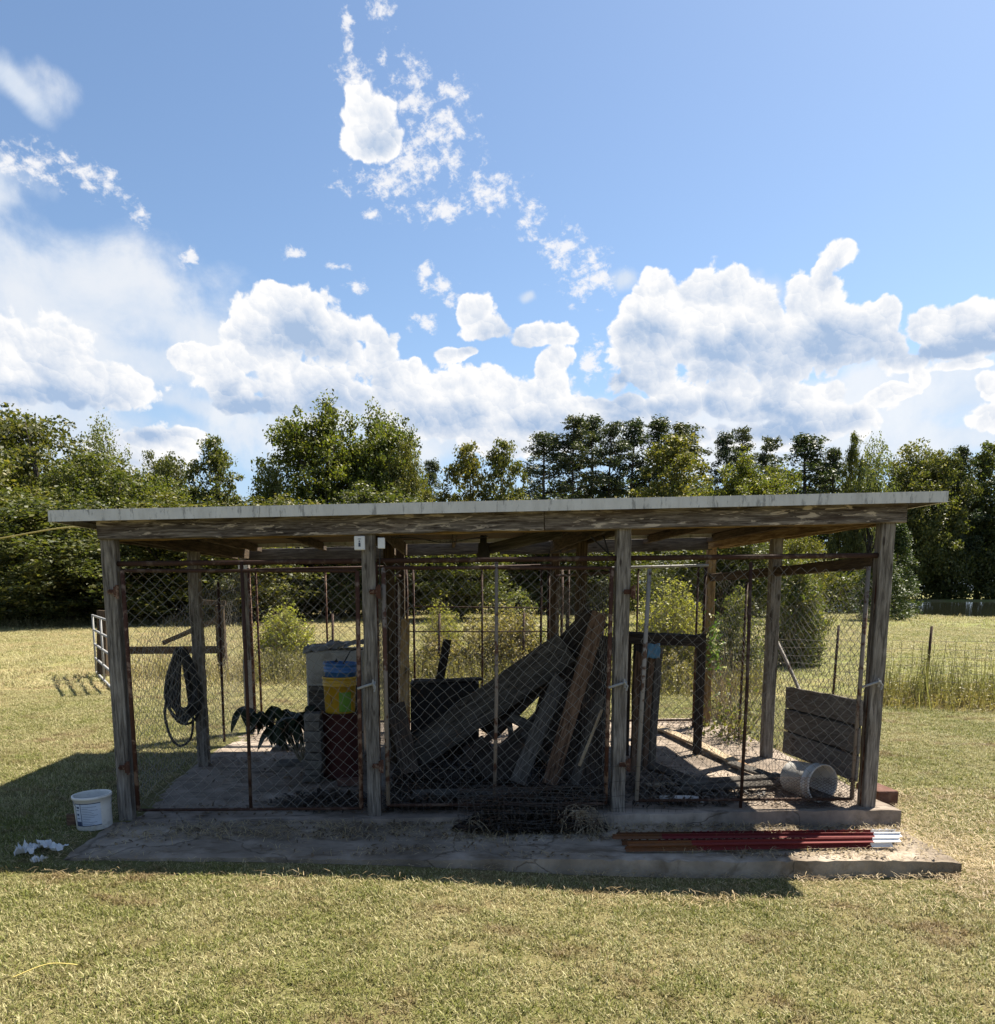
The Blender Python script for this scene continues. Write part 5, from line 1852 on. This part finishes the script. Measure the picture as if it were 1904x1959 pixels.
for yy in (ya - .08, yb + .1):
    plank('batten', (xP + .025, yy, zb0 + .01), (xP + .025, yy, ztop0 - .02), .06, .025, 'joist', t, normal=(-1, 0, 0))
# pole leaning outside the right side
tag(cable('leaning_pole', [at_y(1487, 1228, 2.4), at_y(1507, 1270, 2.2), at_y(1530, 1322, 2.0), at_y(1560, 1400, 1.6)], .019, 'pipe_pale'), 'pale pole leaning outside the right side mesh above the board panel', 'pole')

# expanded metal along the foot of the right gate
def expanded(W_, H_, w_, h, r):
    b_ = MB()
    nx_, nz_ = int(W_ / w_), int(H_ / h)
    for i in range(nx_):
        pts_ = []
        for k_ in range(nz_ + 1):
            s_ = (k_ + i) % 2
            pts_.append(((i + s_) * w_, .004 * (s_ * 2 - 1) + .012 * math.sin((i + s_) * w_ * 4), k_ * h + .006 * math.sin((i + s_) * w_ * 6)))
        b_.tube(pts_, r, 4, False)
    return b_


ex0 = at_y(1425, 1548, -.075)
o = link('expanded_metal', expanded(.88, .235, .0205, .0112, .0024).mesh('expanded_metal', M['rust_dark']), None, Matrix.Translation((ex0.x, -.075, .165)))
tag(o, 'rusty expanded metal strip along the foot of the right gate', 'metal mesh')

# T-posts lying on the apron
def tpost(p0, p1, label, roll, tip=.20, rusty=.0):
    L = (Vector(p1) - Vector(p0)).length
    t_ = thing('fence_post', label, 'fence post', p0, 'steel fence posts lying on the apron')
    mw = frame_to(p0, p1, (0, math.sin(roll), math.cos(roll)))
    segs = [('rusty_end', 0, rusty, 'tpost_rust'), ('painted_shaft', rusty, L - tip, 'tpost_red'), ('white_tip', L - tip, L, 'tpost_white')]
    for nm, a, c__, mt in segs:
        if c__ - a < .02:
            continue
        b_ = MB()
        w, th, st = .036, .0035, .030
        b_.box(((a + c__) / 2, 0, 0), (c__ - a, w, th))
        b_.box(((a + c__) / 2, 0, -st / 2 - th / 2), (c__ - a, th, st))
        x = a + .02
        while x < c__ - .02:
            b_.box((x, 0, th / 2 + .003), (.012, .014, .0065))
            x += .054
        link(nm, b_.mesh(nm, M[mt]), t_, mw)


za_ = lambda x, y: APRON(x, y) + .036
def tp_pts(pxa, pya, pxb, pyb, dz=0.0):
    a = at_z(pxa, pya, .12)
    a = at_z(pxa, pya, za_(a.x, a.y) + dz)
    c__ = at_z(pxb, pyb, .07)
    c__ = at_z(pxb, pyb, za_(c__.x, c__.y) + dz)
    return a, c__


specs = [
    ((1180, 1594, 1712, 1588, .0), 'steel fence post on the apron, farthest of five, orange rust at its end', .5, .19, .55),
    ((1172, 1600, 1722, 1596, .03), 'steel fence post on the apron, upper one of the bundle with studs toward the camera', 1.2, .20, .35),
    ((1190, 1608, 1718, 1602, .0), 'dark red steel fence post on the apron, middle of five', .3, .20, .25),
    ((1200, 1614, 1720, 1606, .028), 'red steel fence post on the apron, second nearest the camera', 1.3, .20, .45),
    ((1196, 1622, 1706, 1613, .0), 'red steel fence post on the apron, nearest the slab edge, studs visible', .9, .16, .50),
]
for sp, lab, roll, tip, ru in specs:
    a, c__ = tp_pts(*sp)
    tpost(a, c__, lab, roll, tip, ru)

# vine with white flowers on the back right post, weeds at its foot
def leafy_stuff(name, label, cat, centre, spread, n_, size, mat, seed, flowers=0, stemmy=0, stem_h=.4, parts=True, up=.4):
    rg_ = np.random.default_rng(seed)
    t_ = thing(name, label, cat, centre)
    P = rg_.normal(0, 1, (n_, 3)) * np.array(spread) * .5
    P[:, 2] = np.abs(P[:, 2]) if centre[2] < .3 else P[:, 2]
    P += np.array(centre)
    link('leaves', quads_mesh('leaves', leaf_quads(P, size, rg_, up, .5), M[mat]), t_)
    if flowers:
        Pf = rg_.normal(0, 1, (flowers, 3)) * np.array(spread) * .45 + np.array(centre)
        Pf = np.repeat(Pf, 7, 0) + rg_.normal(0, .012, (flowers * 7, 3))
        link('flowers', quads_mesh('flowers', leaf_quads(Pf, .024, rg_, .2, .8), M['flower']), t_)
    if stemmy:
        b_ = MB()
        for k_ in range(stemmy):
            a = np.array(centre) + np.array([rg_.normal(0, spread[0] * .25), rg_.normal(0, spread[1] * .25), 0])
            a[2] = min(a[2], centre[2]) - (0 if centre[2] < .3 else spread[2] * .8)
            c__ = a + np.array([rg_.normal(0, spread[0] * .5), rg_.normal(0, spread[1] * .5), rg_.uniform(.5, 1.1) * stem_h])
            b_.tube([a, (a + c__) / 2 + rg_.normal(0, .02, 3), c__], [.004, .003, .0012], 4, False)
        link('stems', b_.mesh('stems', M['twig']), t_)
    return t_


vp = at_y(1366, 1238, 3.5)
leafy_stuff('flowering_vine', 'climbing vine with white flowers on the back right post', 'vine', tuple(vp), (.11, .12, .42), 170, .055, 'leaf_vine', 5, 14, 7, .5)
wp = at_z(1400, 1410, FLOOR(3, 3))
leafy_stuff('weeds', 'green and dry weeds growing on the floor by the back right post', 'weeds', (wp.x, wp.y - .1, FLOOR(3, 3)), (.34, .5, .42), 520, .05, 'leaf_shrub', 6, 0, 40, .55)
wp = at_z(1375, 1372, FLOOR(3, 3))
leafy_stuff('weeds', 'brownish dry weeds behind the back right post', 'weeds', (wp.x, 4.1, FLOOR(3, 3)), (.5, .3, .7), 420, .045, 'leaf_brown', 7, 0, 60, .9)

# ---- outside: farm gate, brace fence, wire fence, bushes
def farm_gate():
    far_b, near_b = at_z(185, 1297, .0), at_z(222, 1338, .0)
    d_ = (near_b - far_b)
    far = Vector((far_b.x, far_b.y, 0))
    d2 = Vector((d_.x, d_.y, 0)).normalized()
    near = far + d2 * 3.6
    t_ = thing('farm_gate', 'open galvanised tubular farm gate with five rails at the far left', 'gate', far)
    H0, H1 = .12, 1.30
    for i in range(5):
        z = H0 + (H1 - H0) * i / 4
        pipe('rail', [far + Vector((0, 0, z)), near + Vector((0, 0, z))], .024, 'galv', t_)
    for k_ in (0.0, .5, 1.0):
        p = far.lerp(near, k_)
        pipe('upright', [p + Vector((0, 0, H0 - .02)), p + Vector((0, 0, H1 + .02))], .022, 'galv', t_)
    return far, near


far, near = farm_gate()
# timber H-brace behind
gp = at_z(200, 1302, .0)
hp = thing('fence_brace', 'weathered timber fence brace with rails and diagonal strut behind the left bay', 'fence', (gp.x, gp.y, 0))
yB = gp.y
def bp(px, py):
    return at_y(px, py, yB)
plank('post', (bp(197, 1300).x, yB, 0), bp(197, 1168), .18, .15, 'joist', hp)
plank('post', (bp(420, 1300).x, yB + .3, 0), bp(420, 1160), .17, .15, 'joist', hp)
plank('rail', bp(240, 1244), bp(432, 1243), .15, .06, 'joist', hp)
plank('strut', bp(312, 1230), bp(415, 1185), .09, .09, 'joist', hp)
plank('cap_rail', bp(385, 1152), bp(432, 1154), .10, .08, 'joist', hp)
# low earth bank with wire fence behind the kennel, weeds and bushes
def wire_fence(name, label, pts_px, depth0, depth1, h, step=.16, posts=(), nh=8):
    """square mesh field fence between two points on the ground"""
    (pa, pb) = pts_px
    A_ = at_y(pa, 1300, CAM[1] + depth0)
    B2 = at_y(pb, 1300, CAM[1] + depth1)
    A_.z, B2.z = 0.02, 0.02
    d_ = B2 - A_
    L = d_.length
    rg_ = np.random.default_rng(int(pa))
    t_ = thing(name, label, 'fence', A_)
    b_ = MB()
    for x in np.arange(0, L, step):
        p = A_ + d_ * (x / L)
        b_.tube([tuple(p), tuple(p + Vector((rg_.uniform(-.02, .02), 0, h + rg_.uniform(-.01, .01))))], .0028, 3, False)
    for k_ in range(nh):
        z = h * k_ / (nh - 1)
        b_.tube([tuple(A_ + d_ * (x / L) + Vector((0, 0, z + rg_.uniform(-.012, .012)))) for x in np.linspace(0, L, 40)], .0032, 3, False)
    link('field_wire', b_.mesh('field_wire', M['wire_dark']), t_, kind='stuff')
    for f in posts:
        p = A_ + d_ * f
        pipe('post', [p, p + Vector((.02, 0, h + .25))], .024, 'rust_dark', t_, 6)


wire_fence('wire_fence', 'low square mesh field fence running off to the right edge', (1400, 2150), 13.6, 12.2, .95, posts=(.28, .52, .75, .93))
wire_fence('wire_fence', 'low field fence behind the left and middle bays with thin steel posts', (560, 1180), 15.0, 15.5, 1.10, .3, posts=(.12, .24, .44, .70, .95), nh=5)


def bush(name, label, px, top, depth, wpx, key_mat, seed, kind='round', n_=2400, leaf=.07, cat='bush'):
    rg_ = np.random.default_rng(seed)
    Y = CAM[1] + depth
    p = at_y(px, top, Y)
    gz_ = float(ground_z(p.x, Y))
    h = p.z - gz_
    w = wpx * depth / FPX
    t_ = thing(name, label, cat, (p.x, Y, gz_))
    b_ = MB()
    if kind == 'plume':
        ns = int(n_ / 26)
        P = []
        for k_ in range(ns):
            a = rg_.uniform(0, 6.283)
            r = rg_.uniform(0, 1) ** .6 * w / 2
            base = np.array([math.cos(a) * r * .45, math.sin(a) * r * .45, 0])
            hh = h * (1 - .45 * (r / (w / 2)) ** 2) * rg_.uniform(.65, 1.05)
            tip = np.array([math.cos(a) * r, math.sin(a) * r, hh])
            b_.tube([base, (base + tip) / 2 + np.array([0, 0, hh * .08]), tip], [.005, .004, .0015], 3, False)
            tt = rg_.uniform(.25, 1.02, 26)[:, None]
            P.append(base * (1 - tt) + tip * tt + rg_.normal(0, .035, (26, 3)))
        P = np.concatenate(P)
        up = .8
    else:
        ncl = int(n_ / 30)
        d_ = unit(rg_.normal(0, 1, (ncl, 3))) * rg_.uniform(.3, 1, (ncl, 1)) ** .5
        d_[:, 2] = np.abs(d_[:, 2])
        C_ = d_ * np.array([w / 2, w / 2 * .8, h]) * rg_.uniform(.8, 1.08, (ncl, 1))
        for c__ in C_[::3]:
            b_.tube([np.array([c__[0] * .2, c__[1] * .2, 0]), c__ * np.array([.7, .7, .55]), c__], [.012, .007, .002], 4, False)
        dd = unit(rg_.normal(0, 1, (ncl, 30, 3))) * rg_.uniform(0, 1, (ncl, 30, 1)) ** .5 * min(w, h) * .11
        P = (C_[:, None] + dd).reshape(-1, 3)
        up = .4
    P = P[P[:, 2] > 0]
    link('stems', b_.mesh('stems', M['twig']), t_, Matrix.Translation((p.x, Y, gz_)))
    link('foliage', quads_mesh('foliage', leaf_quads(P, leaf, rg_, up, .42), M[key_mat]), t_, Matrix.Translation((p.x, Y, gz_)))
    return t_


bush('goldenrod_bush', 'feathery yellow green bush seen through the left bay', 542, 1152, 16.5, 125, 'leaf_gold', 1, 'plume', 9000, .06)
bush('goldenrod_bush', 'feathery yellow green bush seen through the back of the right bay', 1290, 1108, 16.0, 165, 'leaf_gold', 2, 'plume', 15000, .06)
bush('goldenrod_bush', 'tall thin yellow green weed clump left in the middle bay view', 845, 1140, 17.0, 90, 'leaf_gold', 3, 'plume', 4500, .05)
bush('goldenrod_bush', 'slim green stalk clump rising before the third post', 1165, 1145, 17.0, 60, 'leaf_gold', 4, 'plume', 2600, .05)
bush('bramble_bush', 'brown green bramble clump below the feathery bush in the left bay view', 560, 1235, 15.6, 150, 'leaf_brown', 5, 'round', 3600, .06)
bush('bramble_bush', 'tangled bramble bush centred in the middle bay view', 965, 1142, 15.8, 190, 'leaf_brown', 6, 'round', 11000, .06)
bush('bramble_bush', 'leafy bramble at the right of the middle bay view', 1010, 1118, 16.2, 100, 'leaf_shrub', 7, 'round', 4500, .06)
bush('bramble_bush', 'low brown bramble behind the black box', 850, 1205, 15.4, 150, 'leaf_brown', 8, 'round', 4200, .06)
bush('bramble_bush', 'brown bramble low behind the dark table', 1290, 1228, 15.0, 170, 'leaf_brown', 9, 'round', 4200, .06)
bush('bramble_bush', 'green bramble behind the right side mesh', 1410, 1130, 15.5, 130, 'leaf_shrub', 10, 'round', 6500, .06)
bush('bramble_bush', 'tall leafy shrub right of the mid post in the right bay', 1530, 1040, 19.0, 120, 'leaf_shrub', 12, 'round', 9000, .09)
bush('pale_bush', 'pale green bush at the far left edge by the wood', 18, 1150, 42.0, 50, 'leaf_pale', 11, 'round', 1800, .16)


# scattered weeds along the fences (nobody could count them)
def weed_strip(name, segs, n_, h0, h1, mat, seed, leaf=.05, density_px=True):
    rg_ = np.random.default_rng(seed)
    Q = []
    b_ = MB()
    for k_ in range(n_):
        s = segs[rg_.integers(len(segs))]
        f = rg_.uniform()
        px = s[0] + (s[1] - s[0]) * f
        dep = s[2] + (s[3] - s[2]) * f + rg_.normal(0, s[4])
        p = at_y(px, 1300, CAM[1] + dep)
        gz_ = float(ground_z(p.x, CAM[1] + dep))
        h = rg_.uniform(h0, h1)
        base = np.array([p.x, CAM[1] + dep, gz_])
        tip = base + np.array([rg_.normal(0, .14), rg_.normal(0, .14), 1.0]) * h
        side = rg_.normal(0, 1, 3)
        side[2] = 0
        side = side / np.linalg.norm(side) * .006
        mid = (base + tip) / 2 + rg_.normal(0, .02, 3)
        Q.append([base - side, base + side, mid + side * .8, mid - side * .8])
        Q.append([mid - side * .8, mid + side * .8, tip + side * .2, tip - side * .2])
        m_ = rg_.integers(3, 9)
        tt = rg_.uniform(.15, 1, m_)[:, None]
        P = base * (1 - tt) + tip * tt + rg_.normal(0, .03, (m_, 3))
        Q.extend(leaf_quads(P, leaf, rg_, .5, .3).tolist())
    link(name, quads_mesh(name, np.array([np.array(q_) for q_ in Q]), M[mat]), kind='stuff')


weed_strip('fence_weeds', [(1660, 2050, 13.4, 12.4, .35)], 1500, .08, .42, 'leaf_brown', 1)
weed_strip('tall_fence_weeds', [(1660, 2050, 13.4, 12.4, .35)], 520, .35, 1.05, 'leaf_brown', 11, .045)
weed_strip('fence_grass', [(1660, 2050, 13.4, 12.4, .4)], 1600, .06, .28, 'straw', 2, .03)
weed_strip('back_weeds', [(470, 1480, 15.4, 14.8, .5)], 5200, .10, .65, 'leaf_brown', 3)
weed_strip('back_grass', [(240, 1480, 15.8, 15.2, .7)], 3600, .10, .5, 'straw', 4, .04)
weed_strip('wood_edge_weeds', [(-80, 420, 40, 41, 1.0)], 1300, .15, .55, 'leaf_brown', 5, .09)
# ------------------------------------------------------------------ lawn: real blades
def clump(name, n_, rad, h0, h1, w, seed, flat=0.0):
    rg_ = np.random.default_rng(seed)
    b_V, b_F = [], []
    c = 0
    for k_ in range(n_):
        a, r = rg_.uniform(0, 6.283), rad * math.sqrt(rg_.uniform())
        base = np.array([math.cos(a) * r, math.sin(a) * r, -.01])
        h = rg_.uniform(h0, h1)
        la = rg_.uniform(0, 6.283)
        ln = h * rg_.uniform(.2, 1.3) + flat * rg_.uniform(0, h)
        tip = base + np.array([math.cos(la) * ln, math.sin(la) * ln, h * (1 - .25 * min(ln / h, 1.4))])
        mid = (base + tip) / 2 + np.array([-math.cos(la) * ln * .15, -math.sin(la) * ln * .15, h * .12])
        s = np.array([-math.sin(la), math.cos(la), 0]) * w * rg_.uniform(.6, 1.3)
        b_V += [base - s, base + s, mid - s * .85, mid + s * .85, tip]
        b_F += [(c, c + 1, c + 3, c + 2), (c + 2, c + 3, c + 4)]
        c += 5
    m_ = MB()
    m_.add(np.array(b_V), b_F)
    return m_.mesh(name, M['grass'])


def instancer(name, pts, rots, scales, clumps, mat=None, kind='stuff'):
    """one object whose geometry nodes place blade clumps on its points"""
    me_ = bpy.data.meshes.new(name)
    me_.vertices.add(len(pts))
    me_.vertices.foreach_set('co', np.asarray(pts, np.float32).reshape(-1))
    at = me_.attributes.new('rot', 'FLOAT_VECTOR', 'POINT')
    at.data.foreach_set('vector', np.asarray(rots, np.float32).reshape(-1))
    at = me_.attributes.new('scl', 'FLOAT', 'POINT')
    at.data.foreach_set('value', np.asarray(scales, np.float32))
    o_ = link(name, me_, kind=kind)
    ng = bpy.data.node_groups.new(name + '_nodes', 'GeometryNodeTree')
    ng.interface.new_socket('Geometry', in_out='INPUT', socket_type='NodeSocketGeometry')
    ng.interface.new_socket('Geometry', in_out='OUTPUT', socket_type='NodeSocketGeometry')
    gi_ = ng.nodes.new('NodeGroupInput')
    go = ng.nodes.new('NodeGroupOutput')
    iop = ng.nodes.new('GeometryNodeInstanceOnPoints')
    join = ng.nodes.new('GeometryNodeGeometryToInstance')
    for cm in clumps:
        oi = ng.nodes.new('GeometryNodeObjectInfo')
        ob = bpy.data.objects.new(name + '_clump', cm)
        oi.inputs['Object'].default_value = ob
        oi.inputs['As Instance'].default_value = True
        ng.links.new(oi.outputs['Geometry'], join.inputs[0])
    ng.links.new(gi_.outputs[0], iop.inputs['Points'])
    ng.links.new(join.outputs[0], iop.inputs['Instance'])
    iop.inputs['Pick Instance'].default_value = True
    na = ng.nodes.new('GeometryNodeInputNamedAttribute')
    na.data_type = 'FLOAT_VECTOR'
    na.inputs[0].default_value = 'rot'
    er = ng.nodes.new('FunctionNodeEulerToRotation')
    ng.links.new(na.outputs[0], er.inputs[0])
    ng.links.new(er.outputs[0], iop.inputs['Rotation'])
    ns = ng.nodes.new('GeometryNodeInputNamedAttribute')
    ns.data_type = 'FLOAT'
    ns.inputs[0].default_value = 'scl'
    ng.links.new(ns.outputs[0], iop.inputs['Scale'])
    ng.links.new(iop.outputs[0], go.inputs[0])
    md_ = o_.modifiers.new('n', 'NODES')
    md_.node_group = ng
    return o_


rg = np.random.default_rng(17)
near_clumps = [clump('blades', 46, .065, .012, .034 + .006 * (s_ % 2), .0023, s_) for s_ in range(6)]
far_clumps = [clump('far_blades', 50, .22, .03, .08, .005, 20 + s_, .5) for s_ in range(4)]


def scatter(x0, x1, y0, y1, dens, keep=None):
    n_ = int((x1 - x0) * (y1 - y0) * dens)
    x = rg.uniform(x0, x1, n_)
    y = rg.uniform(y0, y1, n_)
    # only what the picture could plausibly see: a wedge in front of the camera, with room at the sides
    dep = y - CAM[1]
    ok = (np.abs(x - .07 * dep) < .80 * dep + 1.2)
    ok &= ~((x > -2.56) & (x < 3.54) & (y > -.945) & (y < 4.30))
    if keep is not None:
        ok &= keep(x, y)
    x, y = x[ok], y[ok]
    return x, y


def lawn(name, x0, x1, y0, y1, dens, clumps, s0, s1, keep=None):
    x, y = scatter(x0, x1, y0, y1, dens, keep)
    z = ground_z(x, y)
    n_ = len(x)
    sc_n = rg.uniform(s0, s1, n_)
    nearslab = (x > -2.8) & (x < 3.8) & (y > -1.15) & (y < 4.4)
    sc_n = np.where(nearslab, sc_n * .68, sc_n)
    rots = np.stack([rg.normal(0, .12, n_), rg.normal(0, .12, n_), rg.uniform(0, 6.283, n_)], 1)
    instancer(name, np.stack([x, y, z], 1), rots, sc_n, clumps)


lawn('lawn_grass', -5.5, 6.5, -3.2, 0.6, 520, near_clumps, .75, 1.35)
lawn('lawn_tufts', -5.5, 6.5, -3.2, 3.0, 5.0, near_clumps, 1.5, 2.1, lambda x, y: np.sin(x * 1.9 + 1) * np.sin(y * 2.3 + x) > -.2)
lawn('yard_grass', -11, 12, .6, 8.0, 230, near_clumps, 1.0, 1.6)
lawn('field_grass', -24, 26, 8.0, 32.0, 22, far_clumps, .7, 1.4)
lawn('far_field_grass', -55, 60, 32.0, 60.0, 3.0, far_clumps, 1.2, 2.6, lambda x, y: ground_z(x, y) > -.2)


# dry clippings and litter on the slabs, straw against their edges
def scatter_strips(name, n_, fn, mat, l0, l1, w, seed, lift=.008, tilt=.25):
    rg_ = np.random.default_rng(seed)
    Q = []
    for k_ in range(n_):
        x, y, z = fn(rg_)
        a = rg_.uniform(0, 6.283)
        L = rg_.uniform(l0, l1)
        d_ = np.array([math.cos(a), math.sin(a), rg_.normal(0, tilt)]) * L / 2
        s = np.array([-math.sin(a), math.cos(a), 0]) * w * rg_.uniform(.5, 1.4)
        c = np.array([x, y, z + lift * rg_.uniform(.6, 1.6) + abs(d_[2])])
        b_ = np.array([0, 0, rg_.uniform(0, .25) * L])
        Q.append([c - d_ - s, c - d_ + s, c + b_ + s, c + b_ - s])
        Q.append([c + b_ - s, c + b_ + s, c + d_ + s * .4, c + d_ - s * .4])
    link(name, quads_mesh(name, np.array(Q), M[mat]), kind='stuff')


def on_apron(r):
    while True:
        x, y = r.uniform(-2.4, 3.45), r.uniform(-.88, -.12)
        if mnoise.noise(Vector((x * 1.6, y * 4, 2))) + (0.5 if x > 1.6 else 0) + (.35 if y > -.55 else -.3) > r.uniform(-.5, .6):
            return x, y, APRON(x, y)


def on_floor(r):
    while True:
        x, y = r.uniform(-2.4, 3.3), r.uniform(0.0, 4.1)
        if mnoise.noise(Vector((x * 1.3, y * 1.3, 7))) * 1.5 + (.5 if y < .35 else 0) > r.uniform(-.2, .8):
            return x, y, FLOOR(x, y)


def round_slab(r):
    while True:
        x, y = r.uniform(-3.2, 5.4), r.uniform(-1.5, 1.4)
        ins = -2.5 < x < 3.5 and -.90 < y
        w = 0.25
        if x > 3.2:
            w = 1.0 if y < -.1 else .5
        if y < -.9 and x < 3.2:
            w = .30 if x > .8 else .1
        d = max(0, x - 3.5) * .5 + max(0, -.9 - y) * 1.7 + max(0, -2.5 - x) * 3
        if not ins and r.uniform() < w * math.exp(-d * 1.6):
            return x, y, float(ground_z(x, y)) + r.uniform(0, .03)


scatter_strips('apron_straw', 5200, on_apron, 'straw', .02, .10, .0014, 1)
scatter_strips('apron_litter', 1500, on_apron, 'litter', .015, .045, .007, 2)
scatter_strips('floor_litter', 2600, on_floor, 'litter', .02, .055, .009, 3)
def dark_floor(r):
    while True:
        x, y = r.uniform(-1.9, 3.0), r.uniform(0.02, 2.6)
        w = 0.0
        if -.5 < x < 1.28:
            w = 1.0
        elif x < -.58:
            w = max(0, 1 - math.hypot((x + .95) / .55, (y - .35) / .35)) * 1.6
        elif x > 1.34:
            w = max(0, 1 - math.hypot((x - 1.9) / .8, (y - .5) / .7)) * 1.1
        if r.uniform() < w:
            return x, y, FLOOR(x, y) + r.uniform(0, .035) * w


scatter_strips('floor_debris_shade', 9000, dark_floor, 'black_litter', .03, .12, .010, 5, .01, .25)  # dark litter, scattered thicker to deepen the shade inside the bays
scatter_strips('slab_edge_straw', 14000, round_slab, 'straw', .025, .085, .0014, 4, .010, .12)
